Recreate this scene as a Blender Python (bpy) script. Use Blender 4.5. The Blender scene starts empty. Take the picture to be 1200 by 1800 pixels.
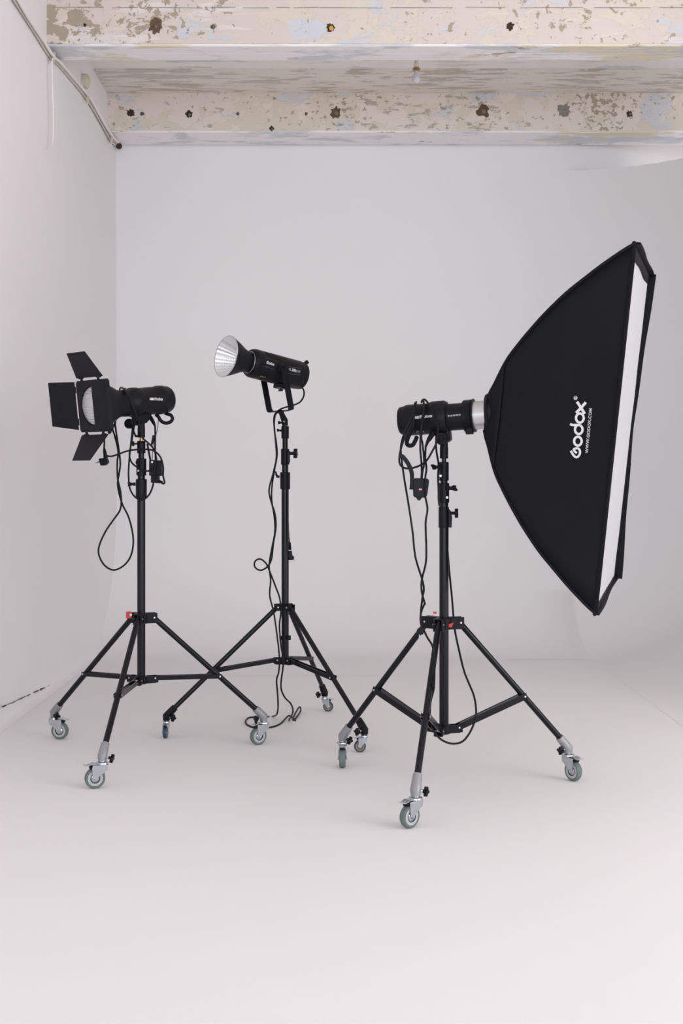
import bpy, bmesh, math, random
from mathutils import Vector as V, Matrix
from mathutils.bvhtree import BVHTree
from mathutils import noise as mnoise
random.seed(4)
sc = bpy.context.scene
col = sc.collection
PI = math.pi
F = 2184.0; HC = 1.10; CX = 600.0; CY = 837.0

# ---------------- camera, world, lights, exposure ----------------
cam = bpy.data.cameras.new('camera'); camo = bpy.data.objects.new('camera', cam); col.objects.link(camo)
cam.sensor_fit = 'VERTICAL'; cam.sensor_height = 36; cam.sensor_width = 24
cam.lens = F / 1800 * 36
cam.shift_y = -63 / 1800
cam.clip_start = 0.05
camo.location = (0, 0, HC); camo.rotation_euler = (PI / 2, 0, 0)
sc.camera = camo
sc.view_settings.view_transform = 'Standard'; sc.view_settings.look = 'None'
sc.view_settings.exposure = -0.08; sc.view_settings.gamma = 1.0
w = bpy.data.worlds.new('world'); sc.world = w; w.use_nodes = True
bg = w.node_tree.nodes['Background']
bg.inputs[0].default_value = (0.955, 0.955, 1.0, 1); bg.inputs[1].default_value = 0.88
def area(name, loc, target, sx, sy, power, colr):
    l = bpy.data.lights.new(name, 'AREA'); l.shape = 'RECTANGLE'; l.size = sx; l.size_y = sy
    l.energy = power; l.color = colr
    o = bpy.data.objects.new(name, l); col.objects.link(o); o.location = loc
    o.rotation_euler = (V(target) - V(loc)).to_track_quat('-Z', 'Y').to_euler()
    return o
area('window_light', (0.3, -6.0, 1.75), (0.2, 5.0, 1.7), 7.5, 3.3, 310, (0.83, 0.945, 1.0))
area('side_fill_light', (4.6, 1.4, 1.5), (-1.0, 7.0, 1.1), 3.4, 2.6, 150, (1.0, 0.975, 0.98))  # added fill from the right, lifts the left wall and back floor

# ---------------- materials ----------------
def srgb(r, g, b):
    f = lambda c: (c / 255 / 12.92) if c / 255 <= 0.04045 else ((c / 255 + 0.055) / 1.055) ** 2.4
    return (f(r), f(g), f(b), 1)
def mat(name, c, rough=0.5, metal=0.0, noise=0.0, scale=30, bump=0.0, bscale=60, spec=0.5, emit=None):
    m = bpy.data.materials.new(name); m.use_nodes = True
    nt = m.node_tree; b = nt.nodes['Principled BSDF']
    b.inputs['Base Color'].default_value = c; b.inputs['Roughness'].default_value = rough
    b.inputs['Metallic'].default_value = metal; b.inputs['Specular IOR Level'].default_value = spec
    tc = nt.nodes.new('ShaderNodeTexCoord')
    if noise:
        n = nt.nodes.new('ShaderNodeTexNoise'); n.inputs['Scale'].default_value = scale; n.inputs['Detail'].default_value = 4
        nt.links.new(tc.outputs['Object'], n.inputs['Vector'])
        mx = nt.nodes.new('ShaderNodeMix'); mx.data_type = 'RGBA'
        mx.inputs['A'].default_value = tuple(x * (1 - noise) for x in c[:3]) + (1,)
        mx.inputs['B'].default_value = tuple(min(1, x * (1 + noise)) for x in c[:3]) + (1,)
        nt.links.new(n.outputs['Fac'], mx.inputs['Factor']); nt.links.new(mx.outputs['Result'], b.inputs['Base Color'])
    if bump:
        n = nt.nodes.new('ShaderNodeTexNoise'); n.inputs['Scale'].default_value = bscale; n.inputs['Detail'].default_value = 3
        nt.links.new(tc.outputs['Object'], n.inputs['Vector'])
        bp = nt.nodes.new('ShaderNodeBump'); bp.inputs['Strength'].default_value = bump; bp.inputs['Distance'].default_value = 0.01
        nt.links.new(n.outputs['Fac'], bp.inputs['Height']); nt.links.new(bp.outputs['Normal'], b.inputs['Normal'])
    return m
M = {}
M['wall'] = mat('painted_wall', (0.850, 0.826, 0.832, 1), 0.85, noise=0.012, scale=2.2, bump=0.05, bscale=9, spec=0.2)
M['side'] = mat('painted_side_wall', (0.850, 0.820, 0.830, 1), 0.85, noise=0.012, scale=2.2, bump=0.05, bscale=9, spec=0.2)
M['rawplaster'] = mat('bare_grey_plaster', srgb(176, 166, 161), 0.9, noise=0.08, scale=5, bump=0.1, spec=0.2)
M['floor'] = mat('painted_floor', (0.850, 0.828, 0.834, 1), 0.75, noise=0.012, scale=2.5, bump=0.05, bscale=10, spec=0.2)
M['black'] = mat('black_plastic', (0.0060, 0.0060, 0.0075, 1), 0.42, noise=0.15, scale=60, bump=0.05, bscale=400, spec=0.17)
M['blacksheet'] = mat('matte_black_sheet', (0.0085, 0.0085, 0.0105, 1), 0.5, noise=0.2, scale=20, spec=0.17)
M['gloss'] = mat('black_anodised_tube', (0.0050, 0.0050, 0.0070, 1), 0.22, noise=0.1, scale=80, spec=0.25)
M['cable'] = mat('black_rubber', (0.007, 0.007, 0.008, 1), 0.5, noise=0.1, scale=90, spec=0.17)
M['cloth'] = mat('black_nylon', (0.0075, 0.0075, 0.0105, 1), 0.6, noise=0.12, scale=5, bump=0.25, bscale=7, spec=0.12)
M['slit'] = mat('vent_black', (0.003, 0.003, 0.003, 1), 0.9, noise=0.1)
M['label'] = mat('grey_label', (0.022, 0.026, 0.028, 1), 0.4, noise=0.1)
M['white'] = mat('white_print', (0.70, 0.69, 0.71, 1), 0.6, noise=0.03)
M['greyprint'] = mat('grey_print', (0.45, 0.44, 0.44, 1), 0.6, noise=0.03)
M['diff'] = mat('white_diffusion_cloth', (0.50, 0.485, 0.515, 1), 0.8, noise=0.02, scale=4, bump=0.3, bscale=4)
M['chrome'] = mat('zinc_plated_steel', (0.50, 0.53, 0.565, 1), 0.25, 0.9, noise=0.06, scale=50)
M['cast'] = mat('grey_cast_metal', (0.29, 0.29, 0.305, 1), 0.45, 0.3, noise=0.05, scale=60)
M['alu'] = mat('brushed_aluminium', (0.60, 0.60, 0.61, 1), 0.28, 0.9, noise=0.04, scale=40)
M['refl'] = mat('silver_reflector', (0.86, 0.86, 0.88, 1), 0.34, 0.85, noise=0.04, scale=40)
M['tyre'] = mat('grey_rubber', (0.125, 0.15, 0.145, 1), 0.6, noise=0.1, scale=60)
M['rim'] = mat('light_grey_plastic', (0.40, 0.41, 0.425, 1), 0.5, noise=0.04, scale=60)
M['tyreblue'] = mat('blue_rubber', (0.022, 0.062, 0.10, 1), 0.5, noise=0.1, scale=60)
M['rimtan'] = mat('tan_plastic', (0.27, 0.185, 0.11, 1), 0.5, noise=0.1, scale=60)
M['brass'] = mat('brass', (0.42, 0.26, 0.12, 1), 0.3, 0.9, noise=0.05)
M['red'] = mat('red_plastic', (0.55, 0.02, 0.03, 1), 0.4, noise=0.05)
M['rivet'] = mat('steel_rivet', (0.60, 0.60, 0.62, 1), 0.35, 0.5, noise=0.03)
M['yellow'] = mat('yellow_print', (0.55, 0.33, 0.03, 1), 0.5, noise=0.05)
M['pipe'] = mat('whitewashed_conduit', srgb(205, 198, 190), 0.6, noise=0.25, scale=25, bump=0.3)
M['pipegrey'] = mat('old_grey_conduit', srgb(186, 179, 171), 0.6, noise=0.35, scale=18, bump=0.3)
M['string'] = mat('white_cord', srgb(236, 230, 228), 0.6, noise=0.02)
M['cream'] = mat('cream_plastic', srgb(224, 210, 196), 0.5, noise=0.05)
M['rust'] = mat('rust', srgb(104, 82, 64), 0.9, noise=0.65, scale=45, bump=0.8, bscale=60)
M['rustdark'] = mat('dark_hole', srgb(62, 48, 38), 0.95, noise=0.5, scale=60)
M['bolt'] = mat('old_bolt', srgb(120, 116, 112), 0.6, 0.3, noise=0.3)
M['brassbolt'] = mat('yellow_bolt', srgb(206, 160, 80), 0.5, 0.2, noise=0.2)
M['greycement'] = mat('grey_cement', srgb(140, 136, 130), 0.9, noise=0.4, scale=40, bump=0.6)
M['bulb'] = mat('frosted_bulb_glass', srgb(214, 212, 222), 0.15, noise=0.01)
M['crack'] = mat('dark_gap', srgb(58, 50, 48), 0.9, noise=0.3, scale=60)
M['yellowcap'] = mat('yellowed_plastic', srgb(208, 198, 160), 0.5, noise=0.12, scale=40)

def ramp(nt, src, lo, hi):
    r = nt.nodes.new('ShaderNodeMapRange'); r.inputs['From Min'].default_value = lo; r.inputs['From Max'].default_value = hi
    r.clamp = True; nt.links.new(src, r.inputs['Value']); return r.outputs['Result']
def peel(name, base, layers, seams=(), bump=0.35, detail_scale=12):
    """flaking paint; layers: (colour, scale vec, noise scale, threshold, softness, detail, offset)"""
    m = bpy.data.materials.new(name); m.use_nodes = True; nt = m.node_tree; b = nt.nodes['Principled BSDF']
    b.inputs['Roughness'].default_value = 0.8; b.inputs['Specular IOR Level'].default_value = 0.25
    tc = nt.nodes.new('ShaderNodeTexCoord'); cur = None; masks = None
    for i, lay_ in enumerate(layers):
        c, sv, ns, th, soft, det, off = lay_[:7]
        mp = nt.nodes.new('ShaderNodeMapping'); mp.inputs['Scale'].default_value = sv; mp.inputs['Location'].default_value = off
        nt.links.new(tc.outputs['Object'], mp.inputs['Vector'])
        n = nt.nodes.new('ShaderNodeTexNoise'); n.inputs['Scale'].default_value = ns; n.inputs['Detail'].default_value = det
        n.inputs['Roughness'].default_value = 0.62; n.inputs['Distortion'].default_value = 0.35
        nt.links.new(mp.outputs['Vector'], n.inputs['Vector'])
        # a large-scale noise modulates where the layer shows
        n2 = nt.nodes.new('ShaderNodeTexNoise'); n2.inputs['Scale'].default_value = 1.5; n2.inputs['Detail'].default_value = 2
        mp2 = nt.nodes.new('ShaderNodeMapping'); mp2.inputs['Location'].default_value = (off[0] + 7 * i, off[1], off[2] + 3)
        nt.links.new(tc.outputs['Object'], mp2.inputs['Vector']); nt.links.new(mp2.outputs['Vector'], n2.inputs['Vector'])
        ad = nt.nodes.new('ShaderNodeMath'); ad.operation = 'MULTIPLY_ADD'; ad.inputs[1].default_value = 0.5
        nt.links.new(n2.outputs['Fac'], ad.inputs[0]); nt.links.new(n.outputs['Fac'], ad.inputs[2])
        if len(lay_) > 7:      # more flaking towards one end of the beam
            x0, x1, am = lay_[7]; sx = nt.nodes.new('ShaderNodeSeparateXYZ'); nt.links.new(tc.outputs['Object'], sx.inputs[0])
            mr = nt.nodes.new('ShaderNodeMapRange'); mr.inputs['From Min'].default_value = x0; mr.inputs['From Max'].default_value = x1; mr.inputs['To Max'].default_value = am
            nt.links.new(sx.outputs['X'], mr.inputs['Value']); a3_ = nt.nodes.new('ShaderNodeMath'); a3_.operation = 'ADD'
            nt.links.new(mr.outputs['Result'], a3_.inputs[0]); nt.links.new(ad.outputs[0], a3_.inputs[1]); ad = a3_
        f = ramp(nt, ad.outputs[0], th + 0.25, th + 0.25 + soft)
        mx = nt.nodes.new('ShaderNodeMix'); mx.data_type = 'RGBA'; mx.inputs['B'].default_value = c
        if cur is None: mx.inputs['A'].default_value = base
        else: nt.links.new(cur, mx.inputs['A'])
        nt.links.new(f, mx.inputs['Factor']); cur = mx.outputs['Result']
        if masks is None: masks = f
        else:
            a2 = nt.nodes.new('ShaderNodeMath'); a2.operation = 'ADD'; nt.links.new(masks, a2.inputs[0]); nt.links.new(f, a2.inputs[1]); masks = a2.outputs[0]
    nt.links.new(cur, b.inputs['Base Color'])
    n = nt.nodes.new('ShaderNodeTexNoise'); n.inputs['Scale'].default_value = detail_scale; n.inputs['Detail'].default_value = 6
    nt.links.new(tc.outputs['Object'], n.inputs['Vector'])
    s = nt.nodes.new('ShaderNodeMath'); s.operation = 'SUBTRACT'; nt.links.new(n.outputs['Fac'], s.inputs[0]); nt.links.new(masks, s.inputs[1])
    bp = nt.nodes.new('ShaderNodeBump'); bp.inputs['Strength'].default_value = bump; bp.inputs['Distance'].default_value = 0.006
    nt.links.new(s.outputs[0], bp.inputs['Height']); nt.links.new(bp.outputs['Normal'], b.inputs['Normal'])
    return m
PK = srgb(220, 208, 202); YL = srgb(222, 212, 199); BL = srgb(211, 212, 218); BR = srgb(176, 163, 147); GR = srgb(186, 178, 168); WH = srgb(232, 223, 221)
M['beam'] = peel('flaking_beam_paint', PK, [
    (YL, (1, 1, 1.3), 7.0, 0.53, 0.05, 5, (0, 0, 0)),
    (BL, (1, 1, 1.5), 4.5, 0.59, 0.05, 5, (5, 2, 1)),
    (WH, (0.4, 1, 3), 5.0, 0.58, 0.08, 4, (9, 2, 1)),
    (BR, (0.9, 1, 1.2), 11.0, 0.625, 0.012, 8, (3, 8, 2.2), (-0.55, -1.5, 0.10)),
    (BR, (1, 1, 1), 26.0, 0.67, 0.012, 5, (1, 8, 7))])
M['beamfar'] = peel('flaking_far_beam_paint', srgb(230, 219, 211), [
    (YL, (1, 1, 1.3), 6.0, 0.50, 0.06, 5, (2, 0, 0)),
    (BL, (1, 1, 1.5), 4.0, 0.56, 0.05, 5, (1, 2, 1)),
    (BR, (1, 1, 1.2), 24.0, 0.605, 0.02, 6, (4, 8, 2.2)),
    (GR, (0.5, 1, 1.4), 16.0, 0.635, 0.03, 7, (1, 8, 7))])
M['flange'] = peel('bounce_lit_flange_paint', srgb(244, 239, 240), [  # underside paint lightened to stand for light bounced off the floor
    (BL, (0.4, 1, 3), 6.0, 0.52, 0.08, 5, (0, 0, 0)),
    (srgb(228, 218, 196), (0.3, 1, 3), 7.0, 0.56, 0.06, 5, (4, 3, 0)),
    (BR, (0.35, 1, 2.5), 9.0, 0.66, 0.015, 7, (3.4, 8, 2.2))])
M['ceil'] = peel('scratched_ceiling_plaster', srgb(240, 234, 230), [
    (srgb(243, 236, 228), (0.4, 2, 1), 5.0, 0.5, 0.1, 5, (0, 0, 0)),
    (srgb(222, 216, 209), (0.35, 2.6, 1), 6.0, 0.62, 0.06, 9, (5, 2, 1)),
    (srgb(196, 188, 178), (0.3, 3.0, 1), 14.0, 0.655, 0.03, 8, (2, 5, 1)),
    (BL, (0.6, 2, 1), 4.0, 0.60, 0.05, 5, (9, 2, 1))])
M['ceilband'] = peel('bare_ceiling_edge_plaster', srgb(232, 224, 214), [
    (srgb(206, 198, 190), (0.5, 2, 1), 9.0, 0.56, 0.04, 8, (0, 0, 0)),
    (srgb(198, 188, 174), (0.4, 2, 1), 12.0, 0.52, 0.06, 8, (5, 2, 1))])

# ---------------- geometry helpers ----------------
def P(x, y, d):
    """point in the room that lies at distance d in front of the camera wall, from a sighting"""
    return V(((x - CX) * d / F, d, HC - (y - CY) * d / F))
def frame(axis, up=V((0, 0, 1))):
    a = V(axis).normalized(); s = a.cross(up)
    if s.length < 1e-4: s = V((1, 0, 0))
    s.normalize(); u = s.cross(a).normalized(); return a, s, u
class MB:
    def __init__(self): self.v = []; self.f = []
    def add(self, vs, fs):
        o = len(self.v); self.v += [V(p) for p in vs]; self.f += [tuple(i + o for i in q) for q in fs]; return self
    def box(self, c, size, ax=None):
        c = V(c); X, Y, Z = ax if ax else (V((1, 0, 0)), V((0, 1, 0)), V((0, 0, 1)))
        h = [s / 2 for s in size]
        vs = [c + X * (sx * h[0]) + Y * (sy * h[1]) + Z * (sz * h[2]) for sx in (-1, 1) for sy in (-1, 1) for sz in (-1, 1)]
        return self.add(vs, [(0, 1, 3, 2), (4, 6, 7, 5), (0, 4, 5, 1), (2, 3, 7, 6), (0, 2, 6, 4), (1, 5, 7, 3)])
    def bar(self, a, b, wdt, thk, up=V((0, 0, 1))):
        a = V(a); b = V(b); d, s, u = frame(b - a, up)
        return self.box((a + b) / 2, ((b - a).length, wdt, thk), (d, s, u))
    def tube(self, pts, r, seg=12, caps=True):
        pts = [V(p) for p in pts]; n = len(pts); rs = r if isinstance(r, (list, tuple)) else [r] * n
        d0 = (pts[1] - pts[0]).normalized(); _, s, u = frame(d0); vs = []
        for i, p in enumerate(pts):
            d = (pts[min(i + 1, n - 1)] - pts[max(i - 1, 0)]).normalized()
            s = (s - d * s.dot(d)).normalized(); u = d.cross(s)
            for k in range(seg):
                a = 2 * PI * k / seg; vs.append(p + (s * math.cos(a) + u * math.sin(a)) * rs[i])
        fs = [(i * seg + k, i * seg + (k + 1) % seg, (i + 1) * seg + (k + 1) % seg, (i + 1) * seg + k) for i in range(n - 1) for k in range(seg)]
        if caps: fs += [tuple(reversed(range(seg))), tuple((n - 1) * seg + k for k in range(seg))]
        return self.add(vs, fs)
    def lathe(self, prof, o, axis, seg=40, up=V((0, 0, 1)), closed=False):
        """prof: list of (s, r) along axis"""
        a, s, u = frame(axis, up); o = V(o); vs = []; idx = []
        for (t, r) in prof:
            if r < 1e-6: idx.append([len(vs)] * seg); vs.append(o + a * t)
            else:
                idx.append([len(vs) + k for k in range(seg)])
                vs += [o + a * t + (s * math.cos(2 * PI * k / seg) + u * math.sin(2 * PI * k / seg)) * r for k in range(seg)]
        fs = []
        pr = list(zip(idx, idx[1:])) + ([(idx[-1], idx[0])] if closed else [])
        for A, B in pr:
            for k in range(seg):
                q = [A[k], A[(k + 1) % seg], B[(k + 1) % seg], B[k]]
                q2 = []
                for x in q:
                    if x not in q2: q2.append(x)
                if len(q2) > 2: fs.append(tuple(q2))
        return self.add(vs, fs)
    def cyl(self, a, b, r, seg=24, ch=0.0):
        a = V(a); b = V(b); L = (b - a).length
        pr = [(0, 0), (0, r - ch)] + ([(ch, r), (L - ch, r)] if ch else []) + [(L, r - ch), (L, 0)]
        if not ch: pr = [(0, 0), (0, r), (L, r), (L, 0)]
        return self.lathe(pr, a, b - a, seg)
    def prism(self, poly, o, X, Y, Z, thk):
        o = V(o); n = len(poly)
        vs = [o + X * p[0] + Y * p[1] - Z * thk / 2 for p in poly] + [o + X * p[0] + Y * p[1] + Z * thk / 2 for p in poly]
        fs = [tuple(reversed(range(n))), tuple(range(n, 2 * n))] + [(i, (i + 1) % n, n + (i + 1) % n, n + i) for i in range(n)]
        return self.add(vs, fs)
    def build(self, name, m, parent=None, bevel=0.0, ang=38, label=None):
        me = bpy.data.meshes.new(name)
        off = V((0, 0, 0)); r = parent
        while r is not None: off = off + r.location; r = r.parent
        me.from_pydata([tuple(p - off) for p in self.v], [], self.f)
        bm = bmesh.new(); bm.from_mesh(me); bmesh.ops.recalc_face_normals(bm, faces=bm.faces)
        bm.to_mesh(me); bm.free()
        for p in me.polygons: p.use_smooth = True
        me.set_sharp_from_angle(angle=math.radians(ang))
        me.materials.append(M[m]); o = bpy.data.objects.new(name, me); col.objects.link(o)
        if parent: o.parent = parent
        if bevel:
            b = o.modifiers.new('bevel', 'BEVEL'); b.width = bevel; b.segments = 2; b.limit_method = 'ANGLE'; b.angle_limit = math.radians(40)
        if label: o['label'] = label
        return o
def thing(name, loc, label, cat, group=None):
    o = bpy.data.objects.new(name, None); col.objects.link(o); o.location = loc; o.empty_display_size = 0.05
    o['label'] = label; o['category'] = cat
    if group: o['group'] = group
    return o
def tag(o, label, cat, group=None):
    o['label'] = label; o['category'] = cat
    if group: o['group'] = group
    return o
def struct(o): o['kind'] = 'structure'; return o
def spline(pts, n=8):
    pts = [V(p) for p in pts]; q = [pts[0] * 2 - pts[1]] + pts + [pts[-1] * 2 - pts[-2]]; out = []
    for i in range(1, len(q) - 2):
        a, b, c, d = q[i - 1:i + 3]
        for k in range(n):
            t = k / n
            out.append(0.5 * ((2 * b) + (c - a) * t + (2 * a - 5 * b + 4 * c - d) * t * t + (3 * b - a - 3 * c + d) * t ** 3))
    out.append(pts[-1]); return out
def bvh_of(o):
    me = o.data; off = o.location.copy(); r = o.parent
    while r is not None: off = off + r.location; r = r.parent
    return BVHTree.FromPolygons([v.co + off for v in me.vertices], [tuple(p.vertices) for p in me.polygons])
def onto(bvh, x, y, lift):
    """lay a mark on a surface"""
    o = V((0, 0, HC)); d = (P(x, y, 1.0) - o).normalized()
    h = bvh.ray_cast(o, d)
    if h[0] is None: return None
    return h[0] - d * lift
def text2d(s, bold=0.0):
    c = bpy.data.curves.new('t', 'FONT'); c.body = s; c.size = 1.0; c.offset = bold; c.resolution_u = 4
    o = bpy.data.objects.new('t', c); col.objects.link(o)
    bpy.context.view_layer.update()
    dg = bpy.context.evaluated_depsgraph_get(); me = bpy.data.meshes.new_from_object(o.evaluated_get(dg))
    vs = [(v.co.x, v.co.y) for v in me.vertices]; fs = [tuple(p.vertices) for p in me.polygons]
    bpy.data.objects.remove(o); bpy.data.meshes.remove(me); bpy.data.curves.remove(c)
    return vs, fs
def lay(parts, bvh, lift, name, m, parent, label=None):
    """parts: list of (verts2d in sighting coords, faces)"""
    mb = MB()
    for vs, fs in parts:
        p3 = [onto(bvh, x, y, lift) for x, y in vs]
        ok = [f for f in fs if all(p3[i] is not None for i in f)]
        mb.add([p if p is not None else V((0, 0, 0)) for p in p3], ok)
    used = sorted({i for f in mb.f for i in f}); mp = {j: k for k, j in enumerate(used)}
    mb.v = [mb.v[j] for j in used]; mb.f = [tuple(mp[i] for i in f) for f in mb.f]
    return mb.build(name, m, parent, label=label)
def text_at(s, x0, y0, x1, y1, h, bold=0.0):
    """text whose baseline runs from (x0,y0) to (x1,y1); h = cap height vector length"""
    vs, fs = text2d(s, bold); mnx = min(v[0] for v in vs); mxx = max(v[0] for v in vs); mxy = max(v[1] for v in vs)
    dx, dy = x1 - x0, y1 - y0; L = math.hypot(dx, dy); ux, uy = dx / L, dy / L; nx, ny = uy, -ux
    return [(x0 + dx * (a - mnx) / (mxx - mnx) + nx * h * b / mxy, y0 + dy * (a - mnx) / (mxx - mnx) + ny * h * b / mxy) for a, b in vs], fs
def stroke(pts, wd):
    n = len(pts); vs = []
    for i, p in enumerate(pts):
        a = pts[max(i - 1, 0)]; b = pts[min(i + 1, n - 1)]
        dx, dy = b[0] - a[0], b[1] - a[1]; L = math.hypot(dx, dy) or 1
        vs += [(p[0] - dy / L * wd / 2, p[1] + dx / L * wd / 2), (p[0] + dy / L * wd / 2, p[1] - dx / L * wd / 2)]
    return vs, [(2 * i, 2 * i + 1, 2 * i + 3, 2 * i + 2) for i in range(n - 1)]
def quad(x0, y0, x1, y1, h, n=6):
    """strip from (x0,y0) to (x1,y1) of height h"""
    return stroke([(x0 + (x1 - x0) * i / n, y0 + (y1 - y0) * i / n) for i in range(n + 1)], h)

# ================= ROOM =================
WX = -1.52; WY = 8.4; HB = 3.335; HT = 3.60
mb = MB(); n = 24
mb.add([(-3.5, -6.5, 0), (7, -6.5, 0), (7, 9.2, 0), (-3.5, 9.2, 0)], [(0, 1, 2, 3)])
struct(mb.build('floor', 'floor'))
# left wall with a small painted cove at its foot
mb = MB(); prof = [(0.06, 0.0005), (0.035, 0.004), (0.012, 0.022), (0.0, 0.06), (0.0, 3.8), (-0.1, 3.8), (-0.1, -0.02)]
ys = [0.5 + 0.25 * i for i in range(33)]
vs = []; fs = []
for y in ys:
    for (dx, z) in prof: vs.append((WX + dx + (0.004 * math.sin(y * 2.1) if z > 0.1 else 0), y, z))
m_ = len(prof)
for i in range(len(ys) - 1):
    for k in range(m_ - 1): fs.append((i * m_ + k, (i + 1) * m_ + k, (i + 1) * m_ + k + 1, i * m_ + k + 1))
wl = struct(mb.add(vs, fs).build('wall_left', 'side'))
def on_left(x, y, out=0.0):
    X = WX + out; d = X * F / (x - CX); return P(x, y, d)
# broken dark gap between floor paint and wall
mb = MB(); bv = bvh_of(wl)
for (a, b, th) in [(0.02, 0.10, 3.0), (0.10, 0.30, 1.5), (0.30, 0.48, 1.8), (0.49, 0.56, 2.2), (0.62, 0.72, 2.6), (0.74, 0.80, 3.4), (0.80, 0.84, 2.4), (0.88, 0.92, 1.8), (0.95, 0.98, 1.5)]:
    pts = []
    for i in range(7):
        t = a + (b - a) * i / 6
        x = 2 + 92 * t; y = 1244 - 42.5 * t + random.uniform(-0.6, 0.6); pts.append(on_left(x, y, 0.012))
    mb.tube(pts, [th * 0.5 * 0.0026 * (0.4 if i in (0, 6) else random.uniform(.7, 1.1)) for i in range(7)], 6)
mb.build('floor_gap', 'crack', wl, label='dark broken gap where the floor paint meets the wall')

# curved studio back wall (floor sweep, rounded right corner)
R0 = 0.95; RC = 0.95; X0 = 1.50
path = []   # (x, y, nx, ny, top)
for i in range(13): path.append((WX - 0.02 + (X0 - WX + 0.02) * i / 12, WY, 0, -1, 3.55))
for i in range(25):
    a = (PI / 2) * i / 24
    top = 3.168 + 0.004 * mnoise.noise(V((i * 0.8, 0, 0))) + (0.0012 if i % 2 else -0.0012)
    path.append((X0 + RC * math.sin(a), WY - RC + RC * math.cos(a), -math.sin(a), -math.cos(a), top))
for q in (6.6, 6.0, 5.45): path.append((X0 + RC, q, -1, 0, 3.168))
vs = []; fs = []; NZ = 36
for (x, y, nx, ny, top) in path:
    q = R0 + .6 if (nx == 0 and x < X0 - .7) else R0; vs.append((x + nx * q, y + ny * q, 0.0006))
    for k in range(NZ + 1):
        a = PI / 2 * k / NZ; z = R0 * (1 - math.cos(a)); d = R0 * (1 - math.sin(a)); dd = min(d, RC) if nx else d
        vs.append((x + nx * dd, y + ny * dd, z + 0.0006))
    vs.append((x, y, 2.2)); vs.append((x, y, top)); vs.append((x - nx * 0.006, y - ny * 0.006, top))
c_ = NZ + 5
for i in range(len(path) - 1):
    for k in range(c_ - 1): fs.append((i * c_ + k, (i + 1) * c_ + k, (i + 1) * c_ + k + 1, i * c_ + k + 1))
wb = struct(MB().add(vs, fs).build('wall_back', 'wall', ang=50))
vs = []; fs = []
for i in range(31):
    x = 1.46 + 5.4 * (i / 30) ** 2; y = WY + 0.0015 + min(0.9, 0.7 * max(0, x - 1.5) ** 1.7)
    for (z, dy) in ((2.6, 0), (3.8, 0), (3.8, .1), (2.6, .1)): vs.append((x, y + dy, z))
for i in range(30):
    for k in range(4): fs.append((i * 4 + k, i * 4 + (k + 1) % 4, i * 4 + 4 + (k + 1) % 4, i * 4 + 4 + k))
struct(MB().add(vs, fs).build('wall_behind', 'wall', ang=50))

# ceiling
mb = MB(); mb.box((2.7, 5.35, HT + 0.05), (8.6, 9.3, 0.1)); struct(mb.build('ceiling', 'ceil'))
mb = MB(); mb.box((2.7, 7.88, HT - 0.004), (8.6, 0.52, 0.01)); struct(mb.build('trim_1', 'ceilband'))
def beam(name, y0, y1, material, hb):
    o = MB().box((2.7, (y0 + y1) / 2, (hb + 0.012 + HT + 0.1) / 2), (8.6, y1 - y0, HT + 0.1 - hb - 0.012)).build(name, material, bevel=0.006)
    struct(o)
    # lower flange: two boards with a seam, floor bounce painted in as a lighter tone
    h = (y1 - y0) / 2
    for k in range(2):
        MB().box((2.7, y0 + 0.001 + h * k + h / 2, hb + 0.007), (8.6, h - 0.004, 0.014)).build('beam_flange', 'flange', o, bevel=0.002)
    return o
b1 = beam('trim_2', 6.40, 6.62, 'beam', 3.315)
b2 = beam('trim_3', 8.08, 8.385, 'beamfar', HB)
# horizontal crack high on the near beam
mb = MB(); x = 95
while x < 1230:
    L = random.uniform(20, 120)
    mb.bar(P(x, 13.5 + random.uniform(-.6, .6), 6.399), P(x + L, 13.5 + random.uniform(-.6, .6), 6.399), 0.004, 0.0014)
    x += L + random.uniform(0, 30)
mb.build('seam', 'greycement', b1)
def blob(cx, cy, r, y, n=22, jag=0.3, seed=0, sx=1.0):
    rs = random.Random(seed); vs = [P(cx, cy, y - 0.006)]
    for k in range(n):
        a = 2 * PI * k / n; q = r * (1 + rs.uniform(-jag, jag)); vs.append(P(cx + q * sx * math.cos(a), cy + q * math.sin(a), y - 0.001))
    return MB().add(vs, [(0, 1 + k, 1 + (k + 1) % n) for k in range(n)])
def bolt(par, cx, cy, r, y, kind='rust', head=2.6, hm='bolt', seed=1):
    blob(cx, cy, r, y, seed=seed).build('rusty_hole' if kind != 'greycement' else 'cement_patch', kind, par)
    if head:
        c = P(cx + 1, cy + 1, y - 0.005); k = y / F
        MB().lathe([(0, head * k), (0.006, head * k), (0.009, head * k * 0.7), (0.009, 0)], c, (0, -1, 0), 14).build('bolt_head', hm, par)
for a in [(274, 46, 13, 'rust', 3, 'bolt'), (374, 47, 4, 'rust', 2, 'bolt'), (149, 44, 3.2, 'rustdark', 0, ''), (581, 49, 7.5, 'rustdark', 4.2, 'brassbolt'), (896, 46, 7, 'rustdark', 0, '')]:
    bolt(b1, a[0], a[1], a[2], 6.40, a[3], a[4], a[5] or 'bolt', seed=a[0])
for a in [(230, 198, 6, 'rustdark', 0), (250, 200, 3.6, 'rust', 1.5), (332, 201, 6, 'rustdark', 2.5), (418, 200, 3, 'rust', 1.6), (538, 200, 2.6, 'rust', 1.2), (590, 198, 10, 'rust', 3.6), (849, 195, 11, 'rust', 4), (991, 193, 11, 'greycement', 0), (1106, 200, 5.5, 'rustdark', 2.4), (477, 226, 4.2, 'rustdark', 1.6)]:
    bolt(b2, a[0], a[1], a[2], 8.08, a[3], a[4], seed=a[0])

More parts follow.
